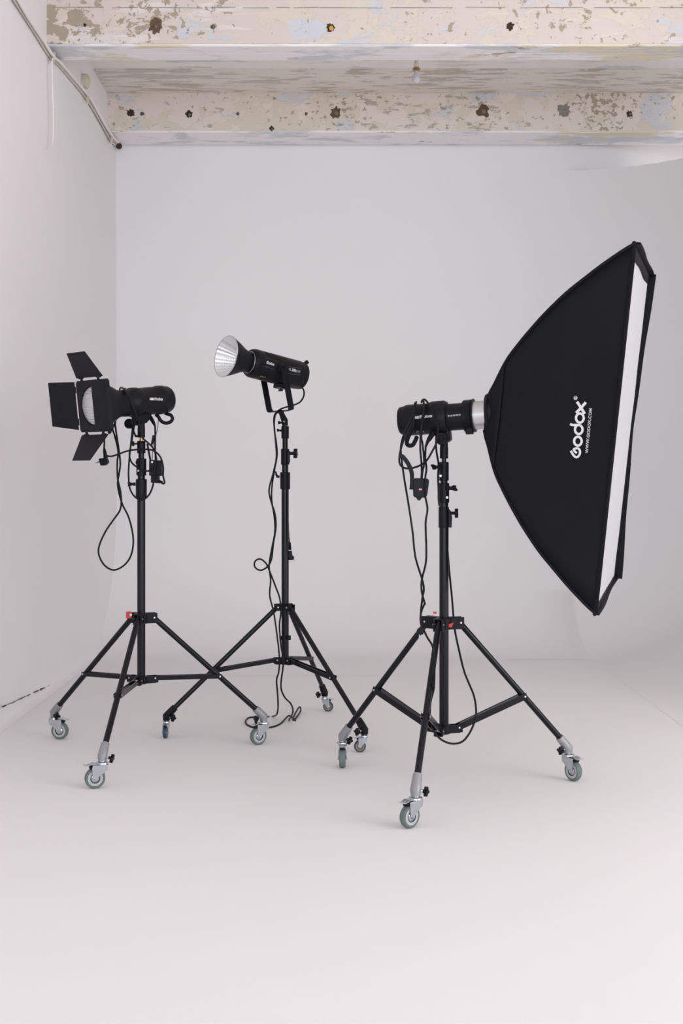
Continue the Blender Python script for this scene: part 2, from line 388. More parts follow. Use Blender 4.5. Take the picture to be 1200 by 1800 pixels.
# conduit along the top of the left wall
t = thing('wall_conduit', on_left(104, 112, 0.0), 'old whitewashed cable conduit running along the top of the left wall', 'conduit')
cp = [(20, -12), (27, 0), (45, 29), (62, 57), (75, 77), (92, 102), (104, 114), (125, 138), (147, 163), (157, 178), (170, 200), (185, 226), (197, 246), (208, 256)]
MB().tube(spline([on_left(x + 1.5, y, 0.016) for x, y in cp], 4), 0.0095, 10).build('grey_pipe', 'pipegrey', t)
MB().tube(spline([on_left(x + 2.5 + 0.8 * math.sin(i * 2.2), y - 3.5, 0.03) for i, (x, y) in enumerate(cp)], 6), 0.0078, 10).build('white_cable', 'string', t)
MB().tube(spline([on_left(x - 1.2, y + 1.5 + 1.0 * math.sin(i * 1.7), 0.012) for i, (x, y) in enumerate(cp)], 6), 0.0055, 8).build('white_pipe', 'pipe', t)
for (x, y) in [(94, 101), (154, 174), (196, 247)]:
    c = on_left(x, y, 0.03); MB().bar(c + V((0, -0.02, -0.035)), c + V((0, 0.02, 0.03)), 0.012, 0.012).build('clip', 'cream', t)
mb = MB(); c = on_left(209, 257, 0.03); mb.lathe([(0, 0.022), (0.02, 0.018), (0.03, 0.0)], c, (0.2, -1, 0.1), 9).build('end_hole', 'rustdark', t)
o = MB().tube(spline([on_left(x, y, 0.02 + 0.012) for x, y in [(97, 104), (93, 103), (91, 110), (91.5, 130), (92, 160), (93, 190), (93.3, 220), (92.5, 245), (90.5, 257), (88, 262)]], 6), 0.0042, 8).build('loose_cord', 'string')
tag(o, 'thin white cord hanging loose from the conduit on the left wall', 'cord')
t = thing('junction_box', on_left(148, 144, 0.0), 'small round yellowed junction box on the left wall under the ceiling', 'junction box')
c = on_left(144, 143, 0.0)
MB().lathe([(-0.004, 0.043), (0.030, 0.043), (0.034, 0.040)], c, (1, 0, 0), 32).build('cap_side', 'pipe', t)
MB().lathe([(0.034, 0.040), (0.040, 0.034), (0.046, 0.02), (0.048, 0)], c, (1, 0, 0), 32).build('cap_face', 'yellowcap', t)
# bulb
d = 7.3; k = d / F
t = thing('light_bulb', P(732, 104, d), 'bare white bulb in a cream holder hanging between the ceiling beams', 'light bulb')
c = P(731.5, 122, d)
MB().tube([c + V((0, 0, 0.02)), V((c.x, c.y, HT))], 0.004, 8).build('flex', 'cream', t)
MB().lathe([(0.0, 0), (0.0, 0.012), (0.006, 0.0155), (0.03, 0.0155), (0.032, 0.013), (0.05, 0.010), (0.052, 0)], c + V((0, 0, 0.004)), (0, 0, 1), 20).build('bulb_holder', 'cream', t)
MB().lathe([(0.0, 0.013), (0.004, 0.0215), (0.014, 0.023), (0.02, 0.017), (0.02, 0.0)], c + V((0, 0, -0.010)), (0, 0, 1), 24).build('brass_collar', 'brass', t)
MB().lathe([(0, 0.011), (0.02, 0.013), (0.035, 0.0205), (0.05, 0.0245), (0.062, 0.0225), (0.072, 0.013), (0.075, 0)], c + V((0, 0, -0.008)), (0, 0, -1), 28).build('bulb_glass', 'bulb', t)

# ================= LIGHT STANDS =================
def star(n, r1, r2, ph=0):
    out = []
    for k in range(n * 4):
        a = 2 * PI * k / (n * 4) + ph; out.append(((r1 if k % 4 in (0, 1) else r2) * math.cos(a), (r1 if k % 4 in (0, 1) else r2) * math.sin(a)))
    return out
def knob(par, base, dirv, L, r, kind, m='black', name='knob'):
    a, s, u = frame(dirv); base = V(base)
    mb = MB(); mb.cyl(base, base + a * L, r * 0.35, 12)
    if kind == 'wing':
        mb.lathe([(0, 0), (0, r * .6), (L * .35, r * .62), (L * .7, r * .4), (L, r * .35), (L, 0)], base, a, 16)
        tip = base + a * L
        mb.prism([(-L * .5, -r * .35), (L * .15, -r * .9), (L * .55, -r * .8), (L * .45, 0), (L * .55, r * .8), (L * .15, r * .9), (-L * .5, r * .35)], tip, a, (u * .8 + s * .6).normalized(), ((u * .8 + s * .6).normalized()).cross(a), r * .4)
    elif kind == 'star':
        mb.prism(star(4, r, r * .62), base + a * L, s, u, a, r * .75)
    elif kind == 'round':
        mb.lathe([(0, 0), (0, r * .8), (r * .2, r), (r * .7, r), (r * .9, r * .8), (r * .9, 0)], base + a * (L - r * .5), a, 20)
    elif kind == 'lever':
        mb.cyl(base, base + a * L, r * .5, 12)
        mb.tube([base + a * L * .6, base + a * L + u * r * .6, base + a * (L + r * .5) + u * r * 2.0], [r * .5, r * .45, r * .3], 8)
    return mb.build(name, m, par, bevel=0.0008)
def caster(par, leg_a, leg_dir, S, D, phi, style, brake=True, knob_dir=None):
    """leg_a: end of leg tube; S: stem position; phi: trail heading"""
    T = V((math.cos(phi), math.sin(phi), 0)); W = V((-T.y, T.x, 0)); Z = V((0, 0, 1))
    big = style == 'grey'; za = D / 2; zt = D + 0.010; off = D * 0.36; wd = 0.023 if big else 0.016
    hw = wd / 2 + 0.003; base = V((S.x, S.y, 0))
    mb = MB()
    k = D / 0.073
    poly = [(-0.019 * k, zt), (0.036 * k, zt), (0.038 * k, zt - 0.010 * k), (off + 0.010 * k, za + 0.004), (off + 0.004 * k, za - 0.008 * k), (off - 0.005 * k, za - 0.007 * k), (off - 0.012 * k, za + 0.006 * k), (-0.016 * k, zt - 0.018 * k)]
    for sgn in (-1, 1): mb.prism(poly, base + W * sgn * hw, T, Z, W, 0.0022)
    mb.box(base + T * 0.0085 * k + Z * (zt - 0.001), (0.055 * k, hw * 2 + 0.002, 0.0025), (T, W, Z))
    c = mb.build('caster', 'chrome', par, bevel=0.0006)
    MB().lathe([(0, 0), (0, 0.018 * k), (0.003, 0.0225 * k), (0.008, 0.0215 * k), (0.010, 0.012 * k), (0.018, 0.010 * k), (0.018, 0)], base + Z * zt, Z, 28).build('swivel_plate', 'chrome', c)
    A = base + T * off + Z * za; R = D / 2; h = wd / 2
    MB().lathe([(-h * .8, R * .74), (-h, R * .80), (-h, R * .90), (-h * .6, R * .985), (-h * .2, R), (-h * .12, R * .985), (h * .12, R * .985), (h * .2, R), (h * .6, R * .985), (h, R * .90), (h, R * .80), (h * .8, R * .74)], A, W, 40, closed=True).build('tyre', 'tyre' if big else 'tyreblue', c)
    MB().lathe([(-h * .75, 0), (-h * .75, R * .42), (-h * .9, R * .46), (-h * .9, R * .74), (h * .9, R * .74), (h * .9, R * .46), (h * .75, R * .42), (h * .75, 0)], A, W, 36).build('rim', 'rim' if big else 'rimtan', c)
    MB().lathe([(-h * .93, R * .42), (-h * .93, R * .48), (h * .93, R * .48), (h * .93, R * .42)], A, W, 32, closed=True).build('bearing_ring', 'slit', c)
    MB().lathe([(-hw - .005, 0), (-hw - .005, .0045 * k), (-hw + .001, .005 * k), (-h * .95, R * .3), (-h * .8, R * .40), (h * .8, R * .40), (h * .95, R * .3), (hw - .001, .005 * k), (hw + .005, .0045 * k), (hw + .005, 0)], A, W, 24).build('axle', 'chrome', c)
    if brake:
        mb = MB(); pl = [(0.020, 0.004), (0.036, 0.006), (0.048, 0.001), (0.058, -0.001), (0.066, 0.003)]
        for (a, b) in zip(pl, pl[1:]): mb.bar(base + T * a[0] * k + Z * (zt + a[1] * k), base + T * b[0] * k + Z * (zt + b[1] * k), 0.026 * k, 0.0022)
        mb.build('brake_pedal', 'chrome', c)
        MB().box(base + T * 0.040 * k + Z * (zt - 0.008 * k), (0.012 * k, wd * .9, 0.010 * k), (T, W, Z)).build('brake_shoe', 'slit', c, bevel=.001)
    # socket that joins leg and stem
    top = leg_a - leg_dir * 0.028; bend = V((S.x, S.y, max(leg_a.z - 0.022, zt + 0.03)))
    r0 = 0.0165 if big else 0.0165
    sk = MB().tube([top, top + (bend - top) * 0.55, bend, V((S.x, S.y, zt + 0.012))], [r0 * .92, r0, r0 * 1.08, r0 * .92], 12 if big else 8)
    sk.build('leg_socket', 'cast' if big else 'black', c, bevel=0.0015)
    if knob_dir is not None:
        kd = V(knob_dir).normalized(); b0 = bend + kd * r0 * .8
        MB().cyl(b0, b0 + kd * 0.016, 0.004, 10).build('knob_screw', 'chrome', c)
        knob(c, b0 + kd * 0.010, kd, 0.013, 0.0155, 'star', name='socket_knob')
    return c
def make_stand(label, cx, cy, Rf, yaw, he, hh, rh, tj, tube, hub_y, hub_r, style, trails, D, chan=False, knobs=(None, None, None), yoke_h=0.04, ax=0.022, pdx=0.0):
    t = thing('light_stand', (cx, cy, 0), label, 'light stand', None)
    C0 = V((cx, cy, 0)); hy = lambda y: HC - (y - CY) * cy / F
    # tube: list of (kind, y_top, y_bottom, radius)
    for (kind, y0, y1, r) in tube:
        a, b = C0 + V((pdx, 0, hy(y1))), C0 + V((pdx, 0, hy(y0)))
        if kind == 'collar':
            MB().cyl(a, b, r, 28, ch=0.002).build('collar', 'black', t)
        elif kind == 'bracket':
            MB().lathe([(0, 0), (0, r), ((b - a).length * .62, r), ((b - a).length * .7, r * .95), ((b - a).length, r * .95), ((b - a).length, 0)], a, b - a, 24).build('spigot_adapter', 'black', t)
        elif kind == 'spigot':
            MB().cyl(a, b, r, 20).build('spigot', 'brass', t)
        else:
            MB().cyl(a, b, r, 32).build(kind, 'gloss', t)
    # yoke
    Z = V((0, 0, 1)); mb = MB(); pr = 0.0165
    CP = C0 + V((pdx, 0, 0)); mb.cyl(CP + Z * (hh - yoke_h * .55), CP + Z * (hh + yoke_h * .45), 0.027, 28, ch=0.002)
    hb = MB(); hb.cyl(CP + Z * (hub_y - .018), CP + Z * (hub_y + .012), 0.024, 28, ch=0.002)
    dirs = [V((math.cos(yaw + k * 2 * PI / 3), math.sin(yaw + k * 2 * PI / 3), 0)) for k in range(3)]
    for dv in dirs:
        sd = V((-dv.y, dv.x, 0))
        for sg in (-1, 1):
            mb.box(C0 + dv * (0.5 * (rh + 0.012) + .008) + sd * sg * 0.0145 + Z * (hh - yoke_h * .05), (rh - 0.002, 0.006, yoke_h), (dv, sd, Z))
            hb.box(C0 + dv * (0.5 * hub_r + .016) + sd * sg * 0.0135 + Z * (hub_y - .002), (hub_r - .006, 0.005, 0.026), (dv, sd, Z))
        mb.box(C0 + dv * (0.5 * rh + .004) + Z * (hh + yoke_h * .4), (rh - 0.004, 0.026, 0.006), (dv, sd, Z))
        hb.box(C0 + dv * (0.5 * hub_r + .010) + Z * (hub_y - .015), (hub_r - .01, 0.026, 0.005), (dv, sd, Z))
    yk = mb.build('leg_collar', 'black', t, bevel=0.001); hbo = hb.build('brace_hub', 'black', t, bevel=0.001)
    for i, dv in enumerate(dirs):
        sd = V((-dv.y, dv.x, 0))
        hinge = C0 + dv * rh + Z * hh; end = C0 + dv * Rf + Z * he; ld = (end - hinge).normalized()
        MB().tube([hinge - ld * 0.006, end], ax / 2, 20).build('leg', 'gloss', t)
        MB().cyl(hinge - sd * 0.0205, hinge + sd * 0.0190, 0.0034, 12).build('rivet', 'rivet', yk)
        J = hinge + (end - hinge) * tj; Hb = C0 + dv * hub_r + Z * (hub_y + .002)
        bd = (Hb - J).normalized(); br = MB()
        for sg in (-1, 1):
            br.bar(J - bd * .008 + sd * sg * 0.0132, Hb + sd * sg * 0.0095, 0.0030, 0.017 if not chan else 0.022)
        if chan: br.bar(J + bd * .02 + Z * 0.009, Hb - bd * .01 + Z * 0.009, 0.021, 0.003)
        bo = br.build('brace', 'gloss', t)
        MB().cyl(J - sd * 0.0165, J + sd * 0.0160, 0.0034, 12).build('rivet', 'rivet', bo)
        MB().cyl(Hb - sd * 0.018, Hb + sd * 0.0172, 0.0032, 12).build('rivet', 'rivet', hbo)
        S = end + dv * 0.016
        caster(t, end, ld, S, D, trails[i], style, knob_dir=knobs[i])
    return t, hy
deg = math.radians
# --- left stand ---
s1, h1 = make_stand('black light stand on grey casters, leftmost, holding the flash with metal flaps', -0.789, 4.899, 0.497, 2.51, 0.129, 0.542, 0.048, 0.607,
    [('pole', 877, 1199, 0.016), ('collar', 842, 877, 0.0218), ('middle_tube', 836, 842, 0.0145), ('collar', 806, 836, 0.0196), ('upper_tube', 797, 806, 0.0115), ('collar', 775, 797, 0.0165), ('spigot', 768, 775, 0.0075), ('bracket', 742, 769, 0.0150)],
    0.300, 0.052, 'grey', [deg(-8), deg(200), deg(215)], 0.0725, knobs=((.5, -.8, -.3), (.95, -.1, -.25), (-.9, -.4, -.25)))
knob(s1, P(238, 851, 4.88), (-1, -.3, 0), 0.020, 0.011, 'wing')
knob(s1, P(247, 813, 4.88), (-.3, -1, 0), 0.018, 0.012, 'round')
MB().lathe([(0, .004), (.002, .004), (.003, 0)], P(243, 827.5, 4.88), (-.2, -1, 0), 12).build('rivet', 'rivet', s1)
knob(s1, P(242, 780, 4.89), (-1, -.2, 0), 0.018, 0.010, 'round')
knob(s1, P(243, 767, 4.89), (-1, -.2, .1), 0.014, 0.009, 'lever')
mb = MB(); mb.box(P(226.5, 1081, 4.86), (0.022, 0.016, 0.026), frame((-1, -.3, 0))); mb.build('locking_knob', 'red', s1, bevel=.002, label='red locking knob')
MB().lathe([(0, .006), (.004, .006), (.006, .003), (.006, 0)], P(230, 1081, 4.845), (-.2, -1, 0), 10).build('knob_screw', 'chrome', s1)
# --- middle stand ---
s2, h2 = make_stand('black light stand on small blue casters, behind and between the other two', -0.242, 5.335, 0.489, 3.337, 0.106, 0.539, 0.033, 0.613,
    [('pole', 860, 1165, 0.0157), ('collar', 830, 860, 0.0215), ('middle_tube', 816, 831, 0.0138), ('collar', 789, 817, 0.018), ('upper_tube', 770, 790, 0.0118), ('collar', 749, 771, 0.0165), ('spigot', 744, 750, 0.0075)],
    0.311, 0.036, 'blue', [deg(265), deg(186), deg(-12)], 0.048, knobs=((.8, -.5, -.1), (-.8, -.6, -.1), (-.8, -.5, -.2)), yoke_h=0.028, ax=0.021)
knob(s2, P(507, 797, 5.33), (1, -.15, 0), 0.030, 0.0205, 'star'); MB().cyl(P(507, 797, 5.33), P(512, 797, 5.33), 0.007, 12).build('knob_screw', 'brass', s2)
MB().box(P(507, 803, 5.32), (0.012, 0.022, 0.05)).build('clamp_ear', 'black', s2, bevel=.002)
knob(s2, P(491, 838, 5.32), (-1, -.2, .1), 0.014, 0.011, 'lever')
knob(s2, P(495, 757, 5.32), (-1, -.2, .1), 0.014, 0.008, 'wing')
MB().cyl(P(500, 1125, 5.335), P(500, 1118, 5.335), 0.0195, 24).build('clamp_ring', 'black', s2)
MB().box(P(508, 1121, 5.32), (0.014, 0.02, 0.018)).build('clamp_ear', 'black', s2)
# --- right stand ---
s3, h3 = make_stand('black light stand on grey casters nearest the camera, holding the big softbox lamp', 0.353, 4.376, 0.471, 2.368, 0.135, 0.584, 0.065, 0.608,
    [('pole', 928, 1290, 0.0165), ('middle_tube', 882, 892, 0.0152), ('collar', 849, 884, 0.0185), ('upper_tube', 844, 850, 0.0125), ('collar', 812, 845, 0.0170), ('spigot_pin', 805, 813, 0.008), ('bracket', 776, 806, 0.0148)],
    0.212, 0.060, 'grey', [deg(268), deg(222), deg(-56)], 0.0735, chan=True, knobs=((.75, -.6, -.35), (.9, .3, -.2), (-.85, -.5, -.15)), yoke_h=0.042, pdx=0.0078)
MB().cyl(V((0.3600, 4.376, h3(928))), V((0.3600, 4.376, h3(891))), 0.0185, 28, ch=.002).build('collar', 'black', s3)
MB().prism([(0, -.034), (.012, -.036), (.014, .0), (.010, .022), (0, .034)], P(787, 909.5, 4.376), V((1, 0, 0)), V((0, 0, 1)), V((0, 1, 0)), 0.022).build('clamp_ear', 'black', s3, bevel=.002)
knob(s3, P(790, 902, 4.37), (1, -.1, 0), 0.024, 0.0165, 'star')
knob(s3, P(774, 821, 4.36), (-1, -.7, 0), 0.026, 0.012, 'wing')
knob(s3, P(785, 858, 4.36), (1, -.7, 0), 0.026, 0.013, 'wing')
for (x, y) in [(774, 836.5), (785.5, 874.5)]:
    MB().lathe([(0, .0045), (.002, .0045), (.003, 0)], P(x, y, 4.3585), (0, -1, 0), 12).build('rivet', 'rivet', s3)
mb = MB(); mb.prism([(-.010, 0), (.012, .006), (.004, -.012), (-.006, -.010)], P(791, 1097, 4.36), V((1, 0, 0)), V((0, 0, 1)), V((0, 1, 0)), 0.012)
mb.build('locking_knob', 'red', s3, bevel=.001, label='red locking lever')
MB().box(P(764, 1077, 4.33), (0.012, 0.012, 0.006)).build('release_tab', 'red', s3, bevel=.001, label='small red tab')

# ================= LAMP HEADS =================
def body_print(bv, parent, x0, y0, x1, y1, h, vents_up, vents_dn):
    # mountain badge + word
    dx = (x1 - x0); wI = h * 1.9
    sl = (y1 - y0) / dx
    badge = [(x0, y0), (x0 + wI, y0 + sl * wI), (x0 + wI, y0 + sl * wI - h), (x0, y0 - h)]
    q = [(x0 + wI * .15, y0 - h * .12), (x0 + wI * .85, y0 - h * .12), (x0 + wI * .65, y0 - h * .5), (x0 + wI * .5, y0 - h * .72), (x0 + wI * .3, y0 - h * .55)]
    lay([(badge, [(0, 1, 2, 3)])], bv, 0.0012, 'badge', 'greyprint', parent)
    lay([(q, [(0, 1, 2, 3, 4)])], bv, 0.0018, 'badge', 'white', parent)
    lay([text_at('Profoto', x0 + wI + 1.0, y0 + sl * (wI + 1), x1, y1, h * 1.12, 0.03)], bv, 0.0015, 'lettering', 'white', parent)
    lay([quad(*v) for v in vents_up + vents_dn], bv, 0.0010, 'vent_slots', 'slit', parent)

# --- lamp 1 : studio flash with fresnel reflector and barn doors ---
yaw1 = math.radians(225.5); pit1 = -0.115
a1 = V((math.cos(yaw1) * math.cos(pit1), math.sin(yaw1) * math.cos(pit1), math.sin(pit1)))
O1 = P(249, 706, 4.899)
L1 = thing('studio_flash', O1, 'black studio flash with a square flapped front on the left stand', 'studio flash')
bd1 = MB().lathe([(-.136, 0), (-.136, .040), (-.131, .049), (-.122, .0535), (-.106, .0545), (-.102, .0570), (-.075, .0580), (-.065, .0550), (.02, .0550), (.024, .0575), (.052, .0585), (.060, .0535), (.085, .0530), (.085, 0)], O1, a1, 56).build('lamp_body', 'black', L1)
MB().lathe([(.085, .0525), (.112, .0515), (.118, .0545), (.126, .056), (.150, .070), (.176, .0815), (.198, .086), (.216, .087), (.216, .083), (.19, .082), (.17, .074), (.13, .05), (.13, .0)], O1, a1, 56).build('reflector', 'blacksheet', L1)
a, s_, u_ = frame(a1)      # s_ = a x up
if s_.y > 0: s_ = -s_      # s_ points right & toward the camera
Cf = O1 + a1 * 0.222
mb = MB(); hs = 0.0995; N = 64; vs = []
for zz in (-.008, .008):
    for k in range(N):
        th = 2 * PI * k / N + PI / N; c, sn = math.cos(th), math.sin(th)
        vs.append(Cf + a1 * zz + (s_ * c + u_ * sn) * 0.0755)
        q = hs / max(abs(c), abs(sn)); vs.append(Cf + a1 * zz + (s_ * c + u_ * sn) * q)
fs = []
for k in range(N):
    j = (k + 1) % N; A, B = 2 * k, 2 * j; o2 = 2 * N
    fs += [(A, A + 1, B + 1, B), (A + o2, B + o2, B + 1 + o2, A + 1 + o2), (A, B, B + o2, A + o2), (A + 1, A + 1 + o2, B + 1 + o2, B + 1)]
bf = mb.add(vs, fs).build('barn_door_frame', 'blacksheet', L1)
lens = MB().lathe([(-.004, .076), (.002, .0745), (.008, .070), (.014, .060), (.018, .048), (.021, .034), (.023, .018), (.0235, 0)], Cf, a1, 64).build('lens', 'lens_tmp' if 'lens_tmp' in M else 'alu', L1)
# lens material: moulded glass over a silver reflector
m = mat('moulded_lens_glass', (0.66, 0.66, 0.68, 1), 0.22, 0.35, spec=0.8)
nt = m.node_tree; b = nt.nodes['Principled BSDF']; tc = nt.nodes.new('ShaderNodeTexCoord')
wv = nt.nodes.new('ShaderNodeTexWave'); wv.wave_type = 'BANDS'; wv.bands_direction = 'Z'; wv.inputs['Scale'].default_value = 55; wv.inputs['Distortion'].default_value = 0.5
nt.links.new(tc.outputs['Object'], wv.inputs['Vector']); bp = nt.nodes.new('ShaderNodeBump'); bp.inputs['Strength'].default_value = 0.7; bp.inputs['Distance'].default_value = 0.003
nt.links.new(wv.outputs['Fac'], bp.inputs['Height']); nt.links.new(bp.outputs['Normal'], b.inputs['Normal'])
lens.data.materials[0] = m
def leaf(base_c, wdir, ldir, w0, w1, L, name='barn_door_flap'):
    nrm = wdir.cross(ldir).normalized(); 
    o = MB().prism([(-w0 / 2, 0), (w0 / 2, 0), (w1 / 2, L), (-w1 / 2, L)], base_c, wdir, ldir, nrm, 0.0022).build(name, 'blacksheet', L1, bevel=.0006)
    hg = MB()
    for q in (-.33, .33): hg.cyl(base_c + wdir * w0 * (q - .07), base_c + wdir * w0 * (q + .07), 0.0042, 10)
    hg.build('hinge', 'black', o); return o
fr = Cf + a1 * .010
leaf(fr + s_ * (hs + .001), u_, (a1 * .93 + s_ * .37).normalized(), .194, .178, .096)        # near side flap, folded forward
leaf(fr - s_ * (hs + .006) + u_ * .004, u_, (a1 * .26 - s_ * .965 + u_ * .10).normalized(), .186, .172, .134)        # far side flap, opened out
wu = s_
leaf(fr + u_ * (hs + .010), wu, (a1 * .46 + u_ * .86).normalized(), .176, .120, .110)
leaf(fr - u_ * (hs + .010), wu, (a1 * .60 - u_ * .74).normalized(), .176, .118, .118)
mb = MB()
for sg in (-1, 1):
    for q in (-.055, .055): mb.box(fr + u_ * sg * (hs + .005) + wu * q, (.012, .004, .014), (wu, a1, u_))
mb.build('hinge_tabs', 'blacksheet', L1)
knob(L1, P(190, 757, 4.66), (.6, -.4, -.5), 0.010, 0.008, 'round', name='frame_screw')
bv1 = bvh_of(bd1)
body_print(bv1, L1, 263, 703.5, 286, 704, 4.6, [(266, 690.5, 285, 690.5, 1.1), (264, 693.5, 287, 693.5, 1.1), (264, 696.3, 288, 696.3, 1.1)], [(264, 706.8, 287, 706.8, 1.1), (266, 709.8, 287, 709.8, 1.1), (270, 712.6, 287, 712.6, 1.1)])
# grip handle
Z1 = lambda x, y: (60 + x / 4, 590 + y / 4)
hp = [P(*Z1(x, y), d) for x, y, d in [(902, 500, 4.985), (918, 540, 4.98), (938, 552, 4.97), (962, 560, 4.965), (972, 585, 4.965), (958, 606, 4.965), (925, 615, 4.965), (892, 600, 4.965), (874, 572, 4.965), (856, 556, 4.97)]]
MB().tube(spline(hp, 5), 0.0070, 12).build('handle', 'black', L1)
mb = MB(); mb.prism([(-.045, .0), (.040, .0), (.030, -.030), (.012, -.048), (-.022, -.048), (-.038, -.026)], O1 + V((0, 0, -.038)) + V((.0, -.0, 0)), -V((a1.x, a1.y, 0)).normalized(), V((0, 0, 1)), V((-a1.y, a1.x, 0)).normalized(), 0.040)
mb.build('tilt_bracket', 'black', L1, bevel=.006)
sn = V((s_.x, s_.y, 0)).normalized()
kb = P(231, 745, 4.86)
MB().lathe([(0, 0), (0, .017), (.006, .0195), (.018, .0195), (.024, .016), (.024, 0)], kb, (-.55, -.8, 0), 24).build('tilt_knob', 'black', L1)
MB().cyl(kb, P(247, 745, 4.90), 0.007, 12).build('tilt_knob_shaft', 'black', L1)
MB().tube([P(*Z1(815, 570), 4.93), P(*Z1(835, 605), 4.915), P(*Z1(850, 636), 4.91)], [.008, .0075, .004], 10).build('power_socket_plug', 'black', L1)

# --- lamp 3 : studio flash with softbox adapter ---
yaw3 = math.radians(-16.5); pit3 = 0.058
a3 = V((math.cos(yaw3) * math.cos(pit3), math.sin(yaw3) * math.cos(pit3), math.sin(pit3)))
O3 = P(776, 734.5, 4.376)
L3 = thing('studio_flash', O3, 'black studio flash with silver front ring on the right stand, joined to the softbox', 'studio flash')
bd3 = MB().lathe([(-.152, 0), (-.152, .044), (-.148, .0485), (-.136, .0505), (-.131, .0515), (-.124, .0550), (-.05, .0550), (-.038, .0575), (-.030, .0605), (.012, .0605), (.022, .0555), (.024, .0475), (.088, .0475), (.088, 0)], O3, a3, 56).build('lamp_body', 'black', L3)
MB().lathe([(.080, .047), (.080, .0545), (.086, .0565), (.089, .0545), (.092, .0565), (.097, .0565), (.099, .0545), (.103, .0565), (.108, .0575), (.110, .055), (.114, .0585), (.118, .0585), (.118, .047)], O3, a3, 56, closed=True).build('zoom_ring', 'black', L3)
MB().lathe([(.112, .0495), (.162, .0495), (.162, .045), (.112, .045)], O3, a3, 56, closed=True).build('adapter_ring', 'alu', L3, label='silver adapter ring')
cc = P(825, 757, 4.33); MB().box(cc, (.026, .03, .026), frame(a3)).build('ring_latch', 'black', L3, bevel=.004)
bv3 = bvh_of(bd3)
body_print(bv3, L3, 728.5, 736.5, 759.5, 733.0, 4.6, [(730, 725.5, 752, 723.0, 1.3), (729, 729, 757, 726.0, 1.3)], [(728, 741.6, 758, 738.3, 1.3), (728, 745.2, 755, 742.2, 1.3), (729, 748.6, 750, 746.4, 1.3)])
lay([quad(786.5, 730.3, 812.5, 727.7, .5), quad(786.5, 731.0 + .8, 812.5, 729.5, .5)] + [quad(787.5 + i * 4.9, 731.2 - i * .45, 788.7 + i * 4.9, 731.1 - i * .45, 2.6, 1) for i in range(6)], bv3, 0.001, 'zoom_scale', 'greyprint', L3)
lay([text_at('D1', 732, 761, 736, 760, 3), text_at('500', 741, 760.5, 745, 760, 3)], bv3, 0.001, 'lettering', 'greyprint', L3)
MB().prism([(-.030, .012), (.026, .012), (.030, -.030), (.024, -.040), (-.008, -.044), (-.022, -.030)], O3 + V((0.004, -.0, -.045)), V((a3.x, a3.y, 0)).normalized(), V((0, 0, 1)), V((-a3.y, a3.x, 0)).normalized(), 0.052).build('tilt_bracket', 'black', L3, bevel=.007)
nc = V((a3.y, -a3.x, 0)).normalized()
MB().lathe([(0, .0), (0, .023), (.012, .023), (.016, .020), (.016, .010), (.019, .009), (.019, 0)], P(777, 771, 4.352), nc, 32).build('tilt_knob', 'black', L3)
Z3 = lambda x, y: (660 + x / 5, 660 + y / 5)
Z7 = lambda x, y: (690 + x / 7.5, 690 + y / 7.5)
hp = [P(*Z7(x, y), d) for x, y, d in [(262, 330, 4.335), (270, 430, 4.333), (235, 520, 4.338), (195, 610, 4.345), (185, 670, 4.35), (215, 700, 4.352), (265, 690, 4.354), (295, 640, 4.357), (318, 585, 4.365)]]
MB().tube(spline(hp, 5), 0.0075, 12).build('handle', 'black', L3)
MB().tube([P(*Z3(505, 505), 4.35), P(*Z3(470, 560), 4.33), P(*Z3(458, 580), 4.328), P(*Z3(440, 625), 4.325)], [.010, .0085, .006, .004], 10).build('power_socket_plug', 'black', L3)
lay([stroke([(718.6, 717), (718.2, 730), (719.4, 748), (721.5, 762)], .5)], bv3, .0006, 'rear_seam', 'slit', L3)

# --- lamp 2 : LED light with ribbed reflector, in a yoke ---
yaw2 = math.radians(217.2); pit2 = 0.165
a2 = V((math.cos(yaw2) * math.cos(pit2), math.sin(yaw2) * math.cos(pit2), math.sin(pit2)))
O2 = P(489, 650.5, 5.335)
L2 = thing('led_lamp', O2, 'black cylindrical lamp with ribbed silver reflector, tilted up on the middle stand', 'lamp')
bd2 = MB().lathe([(-.128, 0), (-.128, .052), (-.124, .058), (-.112, .0600), (-.100, .0605), (-.098, .0620), (.100, .0620), (.102, .0605), (.104, .0620), (.132, .0620), (.142, .060), (.150, .055), (.150, .045), (.145, .043), (.145, 0)], O2, a2, 64).build('lamp_body', 'black', L2)
MB().lathe([(.147, .0465), (.150, .0475), (.153, .0465), (.153, .0445), (.147, .0445)], O2, a2, 56, closed=True).build('mount_ring', 'chrome', L2)
MB().lathe([(.146, .040), (.165, .042), (.166, .0445), (.172, .046), (.190, .052), (.225, .070), (.262, .0865), (.266, .0880), (.268, .0880), (.268, .0865)], O2, a2, 64).build('reflector_shell', 'blacksheet', L2)
# faceted inner bowl
mb = MB(); vs = []; fs = []; NS = 60; rows = []
for i in range(31):
    t = i / 30; s = .172 + (.268 - .172) * t; r = .036 + (.0868 - .036) * (t ** 0.85)
    rows.append((s - 0.0016 * (i % 2), r))
A_, S_, U_ = frame(a2)
for (i, (s, r)) in enumerate(rows):
    for k in range(NS):
        th = 2 * PI * k / NS; rr = r - (0.0019 if k % 2 else 0) * (r / .08) - (0.0028 if i % 2 else 0)
        vs.append(O2 + a2 * s + (S_ * math.cos(th) + U_ * math.sin(th)) * rr)
for i in range(30):
    for k in range(NS): fs.append((i * NS + k, i * NS + (k + 1) % NS, (i + 1) * NS + (k + 1) % NS, (i + 1) * NS + k))
inner = mb.add(vs, fs).build('ribbed_reflector', 'refl', L2, ang=8)
MB().lathe([(.170, 0), (.170, .010), (.1695, .036)], O2, a2, 32).build('led_face', 'yellowcap', L2)
MB().lathe([(.266, .0855), (.266, .0888), (.269, .0888), (.269, .0855)], O2, a2, 64, closed=True).build('reflector_rim', 'alu', L2)
